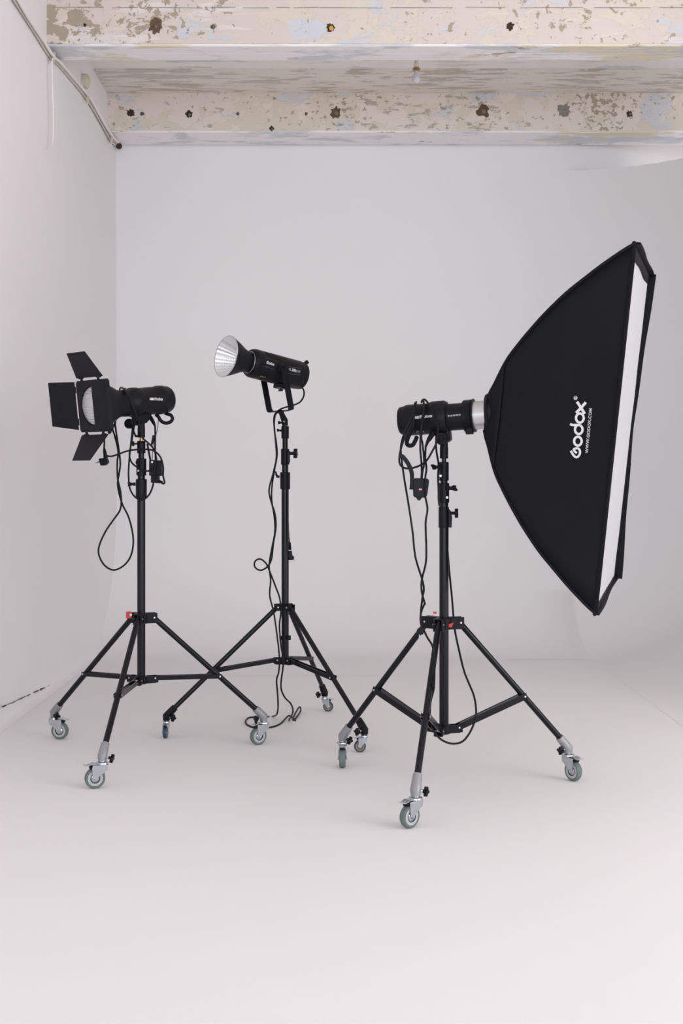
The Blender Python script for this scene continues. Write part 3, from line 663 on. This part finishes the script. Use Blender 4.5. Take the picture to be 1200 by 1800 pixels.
bv2 = bvh_of(bd2)
lay([quad(463.5, 635.5, 486.5, 643.0, 16.5, 5), quad(506.5, 650.5, 529, 653.5, 13, 6)], bv2, .0010, 'label_plate', 'label', L2)
lay([text_at('Godox', 467.8, 638.6, 481.8, 642.8, 4.6, .035)], bv2, .0018, 'lettering', 'white', L2)
lay([text_at('SL', 507.2, 650.6, 511.8, 651.6, 3.8, .02), text_at('III W', 519.4, 654.2, 527.0, 655.8, 4.4, .02)], bv2, .0018, 'lettering', 'greyprint', L2)
lay([text_at('200', 512.2, 652.0, 519.2, 653.8, 4.8, .03)], bv2, .0018, 'lettering', 'white', L2)
lay([quad(457 + i * 2.0, 661.6 + .3 * i, 458.3 + i * 2.0, 661.9 + .3 * i, 1.3, 1) for i in range(5)], bv2, .0012, 'warning_marks', 'yellow', L2)
lay([quad(449 + i * 2.2, 665 + .5 * i, 450.2 + i * 2.2, 668 + .5 * i, .8, 1) for i in range(6)] + [quad(477 + i * 2.0, 671.5 + .5 * i, 478 + i * 2.0, 674.5 + .5 * i, .7, 1) for i in range(5)], bv2, .0012, 'vent_slots', 'rustdark', L2)
# yoke
sd = S_ if S_.y < 0 else -S_
sdh = V((sd.x, sd.y, 0)).normalized(); hd = -V((a2.x, a2.y, 0)).normalized()
pv = O2 + a2 * (.030); dn = (V((0, 0, -1)) * .975 + hd * .22).normalized()
Lk = .185; w2 = .0835
mb = MB(); lp = []
for sg in (1, -1): pass
pts = [pv + sdh * w2, pv + sdh * w2 + dn * (Lk - .012), pv + sdh * (w2 - .004) + dn * (Lk - .003), pv + sdh * (w2 - .014) + dn * Lk, pv - sdh * (w2 - .014) + dn * Lk, pv - sdh * (w2 - .004) + dn * (Lk - .003), pv - sdh * w2 + dn * (Lk - .012), pv - sdh * w2]
fw = dn.cross(sdh).normalized(); vs = []; fs = []; th = .0035; hwid = .0145
for i, p in enumerate(pts):
    d0 = (pts[min(i + 1, 7)] - pts[max(i - 1, 0)]).normalized(); nrm = d0.cross(fw).normalized()
    for (q, r) in ((-hwid, -th / 2), (hwid, -th / 2), (hwid, th / 2), (-hwid, th / 2)): vs.append(p + fw * q + nrm * r)
for i in range(7):
    for k in range(4): fs.append((i * 4 + k, i * 4 + (k + 1) % 4, i * 4 + 4 + (k + 1) % 4, i * 4 + 4 + k))
fs += [(3, 2, 1, 0), (28, 29, 30, 31)]
mb.add(vs, fs)
for sg in (-1, 1): mb.lathe([(-.002, 0), (-.002, hwid), (.002, hwid), (.002, 0)], pv + sdh * w2 * sg, sdh, 24)
yk2 = mb.build('yoke', 'black', L2, bevel=.0006)
for sg in (1, -1):
    MB().lathe([(.055, 0), (.055, .019), (.074, .017), (.080, .013), (.080, 0)], pv, sdh * sg, 28).build('pivot_boss', 'black', L2)
    MB().lathe([(.084, 0), (.084, .006), (.090, .005), (.090, 0)], pv, sdh * sg, 16).build('pivot_screw', 'black', L2)
bb = pv + dn * Lk
MB().box(bb - V((0, 0, .004)), (.03, .03, .012)).build('yoke_base', 'black', L2, bevel=.002)
top2 = P(497, 730, 5.335); 
MB().tube([bb, P(495.5, 729, 5.335), P(500, 739, 5.335), P(501, 748.5, 5.335)], [.0105, .0115, .0145, .0125], 16).build('spigot_adapter', 'black', L2, bevel=.001)
knob(L2, P(497, 743, 5.32), (-1, -.2, 0), .014, .009, 'wing')
MB().lathe([(0, .003), (.002, 0)], P(499, 741, 5.315), (0, -1, 0), 8).build('rivet', 'rivet', L2)
# fixing knob under the body, carry bracket at the rear
MB().box(O2 + a2 * .0 + V((0, 0, -.070)) + hd * .012, (.045, .05, .018), frame(a2)).build('umbrella_mount', 'black', L2, bevel=.003)
knob(L2, P(493, 682, 5.27), (0, 0, -1), .010, .010, 'star')
MB().bar(P(527, 646, 5.41), P(540.5, 635.5, 5.42), .024, .016).build('rear_lug', 'black', L2, bevel=.001)
MB().lathe([(-.128, .046), (-.132, .044), (-.132, 0)], O2, a2, 40).build('rear_panel', 'blacksheet', L2)

# ================= SOFTBOX =================
fc = {'nt': P(1117.5, 426, 3.965), 'nb': P(1048, 1081, 3.965), 'ft': P(1142.5, 482, 4.745), 'fb': P(1082, 1016, 4.745)}
A3 = P(857, 728, 4.330)
FC = (fc['nt'] + fc['nb'] + fc['ft'] + fc['fb']) / 4
Nf = (fc['nb'] - fc['nt']).cross(fc['ft'] - fc['nt']).normalized()
if Nf.x < 0: Nf = -Nf
SB = thing('softbox', A3, 'large rectangular black softbox with white front on the right flash head', 'softbox')
def g(s):
    T_ = [(0, .095), (.06, .19), (.13, .315), (.2, .39), (.27, .465), (.4, .59), (.55, .715), (.77, .865), (.9, .945), (1, 1)]
    for (a, b) in zip(T_, T_[1:]):
        if s <= b[0]: return a[1] + (b[1] - a[1]) * (s - a[0]) / (b[0] - a[0])
    return 1.0
gs = [sum(g(min(1, max(0, i / 40 + q * .02))) for q in (-2, -1, 0, 1, 2)) / 5 for i in range(41)]; gs[0] = .095; gs[40] = 1
order = ['nt', 'nb', 'fb', 'ft']
def rod(c, i): 
    s = i / 40; return A3 + (FC - A3) * s + (fc[c] - FC) * gs[i]
def panel(c0, c1, i0=0, i1=40, scale=1.0, lift=0.0, sag=0.035):
    vs = []; fs = []; NV = 16
    for i in range(i0, i1 + 1):
        a, b = rod(c0, i), rod(c1, i); ctr = A3 + (FC - A3) * i / 40
        for k in range(NV + 1):
            v = k / NV; p = a + (b - a) * v; s = i / 40
            d = (ctr - p); dl = d.length
            sg = sag * math.sin(PI * v) * math.sin(PI * min(1, s)) * (1 if dl > .1 else dl / .1)
            wr = 0.0035 * mnoise.noise(p * 4.0) * math.sin(PI * v)
            p = p + d.normalized() * (sg + wr - lift); vs.append(p)
    for i in range(i1 - i0):
        for k in range(NV): fs.append((i * (NV + 1) + k, (i + 1) * (NV + 1) + k, (i + 1) * (NV + 1) + k + 1, i * (NV + 1) + k + 1))
    return vs, fs
panels = {}
for (c0, c1, nm) in [('nt', 'nb', 'near'), ('nb', 'fb', 'bottom'), ('fb', 'ft', 'far'), ('ft', 'nt', 'top')]:
    vs, fs = panel(c0, c1); o = MB().add(vs, fs).build('fabric_panel', 'cloth', SB, ang=60); panels[nm] = o
    sm = o.modifiers.new('thickness', 'SOLIDIFY'); sm.thickness = 0.0015; sm.offset = 0
for c in order:
    MB().tube([rod(c, i) for i in range(0, 41)], 0.0052, 8).build('rod_sleeve', 'cloth', SB)
    mm = MB().lathe([(-.012, 0), (-.012, .005), (.0, .0065), (.003, .004), (.003, 0)], fc[c] - Nf * .006, (fc[c] - FC).normalized(), 12).build('corner_pocket', 'cloth', SB)
for (c0, c1) in [('nt', 'nb'), ('nb', 'fb'), ('fb', 'ft'), ('ft', 'nt')]:
    vs, fs = panel(c0, c1, 0, 5, lift=.007); o = MB().add(vs, fs).build('velcro_collar', 'cloth', SB)
    sm = o.modifiers.new('thickness', 'SOLIDIFY'); sm.thickness = 0.003; sm.offset = 0
# diffuser and lip
Tv = (fc['nt'] - fc['nb']).normalized(); 
def face(u, v):   # u near->far, v bottom->top
    a = fc['nb'] + (fc['nt'] - fc['nb']) * v; b = fc['fb'] + (fc['ft'] - fc['fb']) * v; return a + (b - a) * u
vs = []; fs = []
for i in range(25):
    for k in range(37):
        u, v = i / 24, k / 36
        vs.append(face(u, v) - Nf * (.006 + .010 * math.sin(PI * u) * math.sin(PI * v) + .0015 * mnoise.noise(V((u * 6, v * 9, 0)))))
for i in range(24):
    for k in range(36): fs.append((i * 37 + k, (i + 1) * 37 + k, (i + 1) * 37 + k + 1, i * 37 + k + 1))
MB().add(vs, fs).build('diffuser', 'diff', SB, label='white diffusion cloth')
def lipf(e, t):
    if e == 'near': return .002
    if e == 'far': return .003 + .020 * abs(2 * t - 1) ** 1.3 + .0012 * math.sin(t * 23)
    if e == 'top': return .014 + .002 * math.sin(t * 9)
    return .008 + .003 * math.sin(t * 7)
for e, (p0, p1) in {'near': ((0, 0), (0, 1)), 'far': ((1, 0), (1, 1)), 'top': ((0, 1), (1, 1)), 'bottom': ((0, 0), (1, 0))}.items():
    vs = []; fs = []; n = 40
    for i in range(n + 1):
        t = i / n; u = p0[0] + (p1[0] - p0[0]) * t; v = p0[1] + (p1[1] - p0[1]) * t; q = face(u, v)
        inw = (face(.5, v) - q) if e in ('near', 'far') else (face(u, .5) - q); inw.normalize()
        wd = {'near': .018, 'far': .016, 'top': .044 + .004 * math.sin(t * 11), 'bottom': .012 + .012 * (1 - t)}[e]
        L = lipf(e, t)
        vs += [q - Nf * .012, q + Nf * L, q + inw * .004 + Nf * L, q + inw * .004 - Nf * .003, q + inw * wd - Nf * .0045]
    for i in range(n):
        for k in range(4): fs.append((i * 5 + k, i * 5 + k + 1, i * 5 + 5 + k + 1, i * 5 + 5 + k))
    o = MB().add(vs, fs).build('front_hem', 'cloth', SB, ang=60)
    sm = o.modifiers.new('thickness', 'SOLIDIFY'); sm.thickness = 0.002; sm.offset = 0
# speed ring
ar = a3
MB().lathe([(-.004, .046), (-.004, .070), (.000, .0725), (.006, .0725), (.008, .069), (.012, .066), (.030, .066), (.034, .069), (.038, .069), (.040, .060), (.040, .046)], O3 + a3 * .166, ar, 56, closed=True).build('speed_ring', 'blacksheet', SB)
# print on the near panel
bvs = bvh_of(panels['near'])
G = lambda x, y: (990 + x / 12.857, 680 + y / 12.857)
def ringp(cx, cy, rx, ry, wd, n=28, a0=0, a1=2 * PI):
    vo = []; fs = []
    for k in range(n + 1):
        a = a0 + (a1 - a0) * k / n
        for q in (1, 0): vo.append(G(cx + (rx - wd * (1 - q)) * math.cos(a), cy + (ry - wd * (1 - q)) * math.sin(a)))
    for k in range(n): fs.append((2 * k, 2 * k + 1, 2 * k + 3, 2 * k + 2))
    return vo, fs
sw = lambda pts, wd: stroke([G(*p) for p in pts], wd / 12.857)
def arcp(cx, cy, rx, ry, a0, a1, n=14): return [(cx + rx * math.cos(math.radians(a0 + (a1 - a0) * i / n)), cy + ry * math.sin(math.radians(a0 + (a1 - a0) * i / n))) for i in range(n + 1)]
logo = [ringp(325, 1228, 112, 126, 54), ringp(345, 965, 112, 130, 54), ringp(370, 705, 114, 130, 54),
        sw([(150, 840), (200, 862), (300, 862), (360, 862)], 56),
        sw([(285, 590), (400, 470), (505, 350)], 62), sw([(305, 335), (395, 470), (480, 610)], 62)]
gp = [(165, 1445), (205, 1515), (248, 1570), (295, 1590), (335, 1570), (365, 1525), (374, 1470), (360, 1420), (325, 1390), (285, 1390), (250, 1402), (230, 1420), (258, 1460), (300, 1500)]
logo.append(sw([(p.x, p.y) for p in spline([V((x, y, 0)) for x, y in gp], 5)], 50))
logo.append(ringp(272, 250, 42, 46, 12)); 
vs, fs = text_at('R', *G(292, 272), *G(292, 228), 3.2, .02); logo.append((vs, fs))
lay(logo, bvs, .0035, 'logo_lettering', 'white', SB, label='white maker logo lettering')
lay([text_at('WWW.GODOX.COM', *G(553, 1502), *G(645, 490), 5.1, .012)], bvs, .0035, 'web_address', 'white', SB, label='white web address lettering')

# ================= CABLES AND PLUGS =================
def cable(name, pts, r, label, cat='cable', parent=None, m='cable', group=None, n=7):
    o = MB().tube(spline(pts, n), r, 10).build(name, m, parent)
    if parent is None: tag(o, label, cat, group)
    return o
ZA = lambda x, y, d: P(60 + x / 4, 590 + y / 4, d)        # left head close view
ZB = lambda x, y, d: P(160 + x / 6, 720 + y / 6, d)       # below left head
cr = .0036
# left lamp: long loop
cable('power_cable', [ZA(560, 640, 4.86), ZA(592, 520, 4.90), ZA(598, 400, 4.93), ZA(610, 366, 4.88), ZA(640, 385, 4.80), ZA(668, 440, 4.762), ZA(700, 520, 4.768), ZA(730, 590, 4.79), ZA(740, 640, 4.825), ZB(520, 240, 4.86), ZB(545, 300, 4.865), ZB(610, 360, 4.87), ZB(665, 425, 4.875), ZB(690, 540, 4.875), ZB(655, 620, 4.868), ZB(585, 648, 4.862), ZB(500, 615, 4.862), ZB(430, 560, 4.865), ZB(405, 480, 4.87), ZB(425, 350, 4.865), ZB(450, 200, 4.84), ZB(470, 60, 4.785), ZA(690, 480, 4.764), ZA(660, 400, 4.785), ZA(632, 372, 4.86)], cr, 'black cable wound over the left flash and looped under it')
cable('power_cable', [ZA(585, 520, 4.93), ZA(588, 560, 4.90), ZB(255, 130, 4.88), ZB(262, 220, 4.87), ZB(290, 400, 4.86), ZB(308, 560, 4.862), ZB(298, 660, 4.866), ZB(280, 780, 4.87), ZB(300, 900, 4.86), ZB(335, 1010, 4.85), ZB(390, 1120, 4.85), ZB(430, 1260, 4.85), ZB(445, 1400, 4.85), ZB(420, 1540, 4.85), ZB(350, 1640, 4.85), ZB(240, 1692, 4.85), ZB(140, 1640, 4.85), ZB(82, 1530, 4.85), ZB(88, 1430, 4.85), ZB(150, 1290, 4.85), ZB(230, 1170, 4.85), ZB(300, 1070, 4.852), ZB(318, 980, 4.855), ZB(310, 860, 4.858), ZB(280, 720, 4.862), ZB(276, 560, 4.868), ZB(285, 440, 4.87), ZB(250, 280, 4.88), ZB(220, 190, 4.89), ZB(212, 140, 4.90)], cr, 'black cable hanging from the left flash in one long drop-shaped loop')
pc = thing('plug_cable', ZB(135, 540, 4.80), 'black mains plug and cable dangling under the left flash flaps', 'cable')
cable('cord', [ZB(135, 250, 4.80), ZB(140, 330, 4.80), ZB(138, 420, 4.80)], cr, '', parent=pc)
cable('cord', [ZB(165, 488, 4.80), ZB(220, 492, 4.80), ZB(300, 465, 4.81), ZB(400, 432, 4.83), ZB(500, 420, 4.86), ZB(600, 420, 4.865), ZB(670, 440, 4.866), ZB(730, 500, 4.87), ZB(760, 600, 4.87), ZB(760, 700, 4.87), ZB(774, 760, 4.87), ZB(765, 782, 4.87), ZB(730, 765, 4.87), ZB(700, 755, 4.88)], cr, '', parent=pc)
MB().tube([ZB(138, 410, 4.80), ZB(145, 450, 4.80), ZB(155, 510, 4.80)], [.0045, .007, .009], 10).build('plug_neck', 'black', pc)
MB().prism([(-.018, .010), (-.010, -.017), (.010, -.015), (.019, -.002), (.012, .014)], ZB(135, 545, 4.80), V((1, -.1, 0)).normalized(), V((0, 0, 1)), V((.1, 1, 0)).normalized(), .03).build('plug_head', 'black', pc, bevel=.003)
for q in (0, 5): MB().tube([ZB(95, 548 + q, 4.80 + q * .004), ZB(50, 558 + q, 4.79 + q * .004)], .0022, 8).build('plug_pin', 'chrome', pc)
cable('power_cable', [ZA(850, 636, 4.90), ZA(851, 700, 4.89), ZA(850, 800, 4.875), ZA(853, 870, 4.86), ZA(845, 960, 4.855), ZA(838, 1040, 4.856), ZA(810, 1115, 4.86), ZA(760, 1155, 4.855), ZA(710, 1135, 4.855), ZA(675, 1080, 4.855), ZA(664, 1000, 4.855), ZA(666, 900, 4.855), ZA(680, 760, 4.855), ZA(692, 640, 4.83), ZA(690, 560, 4.79), ZA(676, 460, 4.760), ZA(648, 395, 4.79), ZA(640, 372, 4.87)], cr, 'black cable from the left flash socket curving around the pole collars')
cable('thin_cord', [ZA(872, 575, 4.93), ZA(870, 640, 4.91), ZA(855, 700, 4.90), ZA(838, 760, 4.89), ZA(832, 830, 4.88), ZA(830, 880, 4.885)], .0014, 'thin black cord from the left flash handle to the hanging box', 'cord')
ts = thing('trigger_box', ZA(855, 930, 4.89), 'black trigger box hanging on cables beside the left pole', 'trigger box')
MB().box(ZA(835, 930, 4.89), (.026, .035, .062)).build('box_body', 'black', ts, bevel=.003)
MB().box(ZA(875, 932, 4.90), (.026, .03, .062)).build('box_cover', 'blacksheet', ts, bevel=.003)
MB().prism([(-.020, .012), (.012, .014), (.014, -.006), (.026, -.010), (.024, -.020), (-.020, -.016)], ZA(858, 1005, 4.89), V((1, 0, 0)), V((0, 0, 1)), V((0, 1, 0)), .022).build('foot', 'black', ts, bevel=.002)
MB().lathe([(0, .0045), (.002, 0)], ZA(828, 889, 4.871), (0, -1, 0), 12).build('screw', 'rivet', ts)
MB().tube([ZA(842, 700, 4.89), ZA(836, 735, 4.89), ZA(822, 775, 4.89)], [.006, .006, .003], 8).build('jack_plug', 'black', ts)
MB().tube([ZA(795, 760, 4.88), ZA(808, 830, 4.88), ZA(818, 880, 4.88)], .004, 8).build('strap', 'cable', ts)

# middle lamp: one long cable down to the floor and back
ZC = lambda x, y, d: P(420 + x / 3.75, 700 + y / 3.75, d)
ZD = lambda x, y, d: P(340 + x / 4.615, 560 + y / 4.615, d)
ZE = lambda x, y, d: P(400 + x / 4, 1180 + y / 4, d)
fd = lambda x, y: P(x, y, HC * F / (y - CY)) + V((0, 0, .004))   # lying on the floor
def fl(x, y): return fd(400 + x / 4, 1180 + y / 4)
cr2 = .0036
pts = [ZD(872, 555, 5.40), ZD(893, 580, 5.40), ZD(893, 630, 5.39), ZD(862, 678, 5.38), ZD(800, 706, 5.35), ZD(720, 728, 5.33), ZD(668, 765, 5.30), ZD(652, 810, 5.28), ZC(232, 190, 5.28), ZC(242, 300, 5.28), ZC(246, 390, 5.28), ZC(226, 490, 5.28), ZC(198, 600, 5.28), ZC(208, 670, 5.28), ZC(236, 760, 5.28), ZC(243, 850, 5.28), ZC(226, 960, 5.28), ZC(214, 1060, 5.28), ZC(185, 1112, 5.28), ZC(140, 1134, 5.27), ZC(104, 1112, 5.26), ZC(106, 1075, 5.26), ZC(140, 1060, 5.27), ZC(180, 1092, 5.28), ZC(205, 1150, 5.28), ZC(240, 1240, 5.28), ZC(268, 1320, 5.285), ZC(276, 1410, 5.29), ZC(266, 1500, 5.29), ZC(276, 1630, 5.28), ZC(292, 1740, 5.27), ZE(374, 100, 5.25), ZE(398, 178, 5.23), ZE(446, 232, 5.15), ZE(458, 290, 5.10), fl(432, 350), fl(470, 345), fl(512, 300) + V((0, 0, .01)), fl(503, 288) + V((0, 0, .02)), fl(462, 330), fl(475, 352), fl(430, 328) + V((0, 0, .006)), fl(370, 375), fl(300, 400), fl(200, 404), fl(142, 385), fl(126, 358), fl(150, 332), fl(210, 328), fl(270, 326), fl(320, 322), ZE(346, 300, 5.10), ZE(354, 240, 5.15), ZE(350, 150, 5.22), ZE(344, 60, 5.26), ZC(262, 1800, 5.27), ZC(266, 1710, 5.27), ZC(250, 1560, 5.28), ZC(228, 1410, 5.28), ZC(202, 1300, 5.28), ZC(208, 1200, 5.285), ZC(198, 1100, 5.29), ZC(218, 980, 5.29), ZC(236, 880, 5.29), ZC(232, 780, 5.29), ZC(216, 680, 5.29), ZC(216, 590, 5.29), ZC(232, 480, 5.29), ZC(250, 380, 5.29), ZC(246, 300, 5.29), ZC(232, 200, 5.29), ZC(236, 120, 5.29), ZC(255, 92, 5.29), ZC(280, 94, 5.30), ZC(292, 112, 5.30)]
cable('power_cable', pts, cr2, 'long black cable hanging from the middle lamp down to a small coil on the floor', n=6)
pc = thing('plug_cable', ZC(343, 1040, 5.35), 'black mains plug hanging at the right side of the middle pole', 'cable')
cable('cord', [ZC(318, 660, 5.37), ZC(322, 800, 5.37), ZC(326, 900, 5.36), ZC(334, 980, 5.355)], cr2, '', parent=pc)
MB().prism([(-.010, .022), (.006, .022), (.006, .006), (.016, -.006), (.012, -.016), (-.010, -.018)], ZC(340, 1040, 5.35), V((1, 0, 0)), V((0, 0, 1)), V((0, 1, 0)), .026).build('plug_head', 'black', pc, bevel=.003)
MB().tube([ZC(335, 950, 5.355), ZC(335, 1000, 5.35)], [.004, .007], 8).build('plug_neck', 'black', pc)
MB().tube([ZC(357, 1055, 5.345), ZC(368, 1072, 5.34)], .002, 8).build('plug_pin', 'chrome', pc)

# right lamp cables
ZF = lambda x, y, d: P(660 + x / 5, 660 + y / 5, d)
ZG = lambda x, y, d: P(680 + x / 6.667, 1060 + y / 6.667, d)
c3 = .0036
cable('power_cable', [ZF(356, 232, 4.37), ZF(350, 262, 4.345), ZF(330, 330, 4.325), ZF(290, 420, 4.31), ZF(250, 510, 4.31), ZF(222, 620, 4.31), ZF(226, 720, 4.31), ZF(240, 830, 4.31), ZF(258, 950, 4.31), ZF(290, 1140, 4.31), ZF(325, 1380, 4.30), P(730, 980, 4.28), P(744, 1028, 4.24), P(742, 1052, 4.22), ZG(398, 80, 4.18), ZG(398, 190, 4.16), ZG(420, 290, 4.14), ZG(470, 400, 4.12), ZG(530, 500, 4.12), ZG(553, 620, 4.12), ZG(556, 800, 4.13), ZG(548, 1000, 4.14), ZG(512, 1150, 4.16), ZG(502, 1290, 4.18), ZG(520, 1440, 4.20), ZG(590, 1560, 4.22), ZG(690, 1630, 4.24), ZG(800, 1648, 4.26), ZG(900, 1610, 4.27), ZG(985, 1490, 4.28), ZG(1035, 1350, 4.29), ZG(1042, 1230, 4.30), ZG(1015, 1080, 4.32), ZG(950, 920, 4.34), ZG(900, 790, 4.36), ZG(840, 540, 4.40), ZG(795, 320, 4.42), ZG(775, 120, 4.43), P(794, 1050, 4.43), P(789, 1000, 4.42), P(784, 940, 4.42), P(776, 900, 4.42), ZF(556, 1120, 4.405), ZF(552, 1000, 4.40), ZF(548, 880, 4.40), ZF(552, 780, 4.39), ZF(536, 680, 4.36), ZF(530, 600, 4.33), ZF(534, 555, 4.32)], c3, 'long black cable dropping from the right flash and looping under its stand')
cable('power_cable', [ZF(345, 240, 4.34), ZF(330, 380, 4.32), ZF(275, 500, 4.31), ZF(236, 600, 4.30), ZF(210, 700, 4.30), ZF(214, 780, 4.30), ZF(260, 815, 4.30), ZF(330, 812, 4.30), ZF(400, 785, 4.29), ZF(450, 745, 4.29), ZF(490, 680, 4.295), ZF(530, 600, 4.30), ZF(545, 520, 4.305), ZF(545, 440, 4.30), ZF(520, 380, 4.305), ZF(490, 300, 4.32), ZF(465, 250, 4.345), ZF(435, 214, 4.38), ZF(412, 216, 4.395), ZF(402, 236, 4.40)], c3, 'black cable wrapped around the right flash body in a wide loop')
pc = thing('plug_cable', ZG(388, 330, 4.14), 'black cable from the right flash socket ending in a mains plug at the leg collar', 'cable')
cable('cord', [ZF(440, 625, 4.325), ZF(436, 720, 4.31), ZF(446, 820, 4.29), ZF(436, 900, 4.275), ZF(435, 1050, 4.28), ZF(455, 1170, 4.29), ZF(440, 1280, 4.29), ZF(440, 1370, 4.28), P(749, 965, 4.26), P(748, 990, 4.24), P(741, 1020, 4.22), P(741, 1040, 4.21), P(746, 1060, 4.19), ZG(440, 10, 4.17), ZG(405, 90, 4.15), ZG(392, 180, 4.14), ZG(400, 260, 4.14)], c3, '', parent=pc)
MB().prism([(-.013, -.010), (-.011, .004), (.0, .013), (.008, .012), (.011, .0), (.009, -.012)], ZG(390, 325, 4.14), V((1, 0, 0)), V((0, 0, 1)), V((0, 1, 0)), .026).build('plug_head', 'black', pc, bevel=.003)
for q in (378, 402): MB().cyl(ZG(q, 370, 4.135), ZG(q, 435, 4.135), .0016, 10).build('plug_pin', 'chrome', pc)
ts = thing('trigger_box', ZF(395, 990, 4.29), 'black trigger box with red label hanging left of the right pole', 'trigger box')
k = 4.28 / F
tb = MB().prism([(-.024, -.026), (-.020, -.032), (.018, -.033), (.024, -.022), (.030, .024), (.026, .033), (-.018, .035), (-.026, .028)], ZF(392, 990, 4.295), V((1, 0, 0)), V((0, 0, 1)), V((0, 1, 0)), .026).build('box_body', 'black', ts, bevel=.003)
MB().prism([(-.011, 0), (-.004, -.012), (.004, -.012), (.011, 0)], ZF(380, 1068, 4.29), V((1, 0, 0)), V((0, 0, 1)), V((0, 1, 0)), .016).build('foot', 'black', ts, bevel=.001)
bvt = bvh_of(tb)
lay([quad(735.8, 860.0, 741.4, 860.3, 3.4, 1)], bvt, .0008, 'red_label', 'red', ts, label='red label')
lay([text_at('mini', 736.4, 861.0, 740.8, 861.2, 2.0, .02)], bvt, .0014, 'lettering', 'white', ts)
lay([quad(730, 853.6, 746, 854.4, .5, 4)], bvt, .0006, 'box_seam', 'slit', ts)
# cords that carry the box
for pp in ([ZF(402, 236, 4.40), ZF(418, 215, 4.375), ZF(425, 300, 4.33), ZF(408, 400, 4.305), ZF(396, 500, 4.30), ZF(392, 640, 4.30), ZF(402, 760, 4.295), ZF(405, 850, 4.29), ZF(400, 915, 4.285)],
           [ZF(430, 290, 4.335), ZF(402, 520, 4.305), ZF(412, 600, 4.30), ZF(422, 700, 4.295), ZF(425, 780, 4.285), ZF(412, 850, 4.28), ZF(405, 915, 4.28)]):
    MB().tube(spline(pp, 6), c3, 8).build('cord', 'cable', ts)
sp = spline([ZF(205, 712, 4.285), ZF(235, 712, 4.285), ZF(285, 775, 4.285), ZF(315, 850, 4.285), ZF(320, 930, 4.285), ZF(315, 1003, 4.285)], 5)
mb = MB(); vs = []; fs = []
for i, p in enumerate(sp):
    d = (sp[min(i + 1, len(sp) - 1)] - sp[max(i - 1, 0)]).normalized(); sn = d.cross(V((0, 1, 0))).normalized()
    for (q, r) in ((-.0075, -.0012), (.0075, -.0012), (.0075, .0012), (-.0075, .0012)): vs.append(p + sn * q + V((0, r, 0)))
for i in range(len(sp) - 1):
    for k_ in range(4): fs.append((i * 4 + k_, i * 4 + (k_ + 1) % 4, i * 4 + 4 + (k_ + 1) % 4, i * 4 + 4 + k_))
nn = len(sp) - 1
fs += [(3, 2, 1, 0), (nn * 4, nn * 4 + 1, nn * 4 + 2, nn * 4 + 3)]
o = mb.add(vs, fs).build('cable_strap', 'blacksheet')
tag(o, 'black hook-and-loop strap gripping the cable left of the red-labelled box', 'strap')
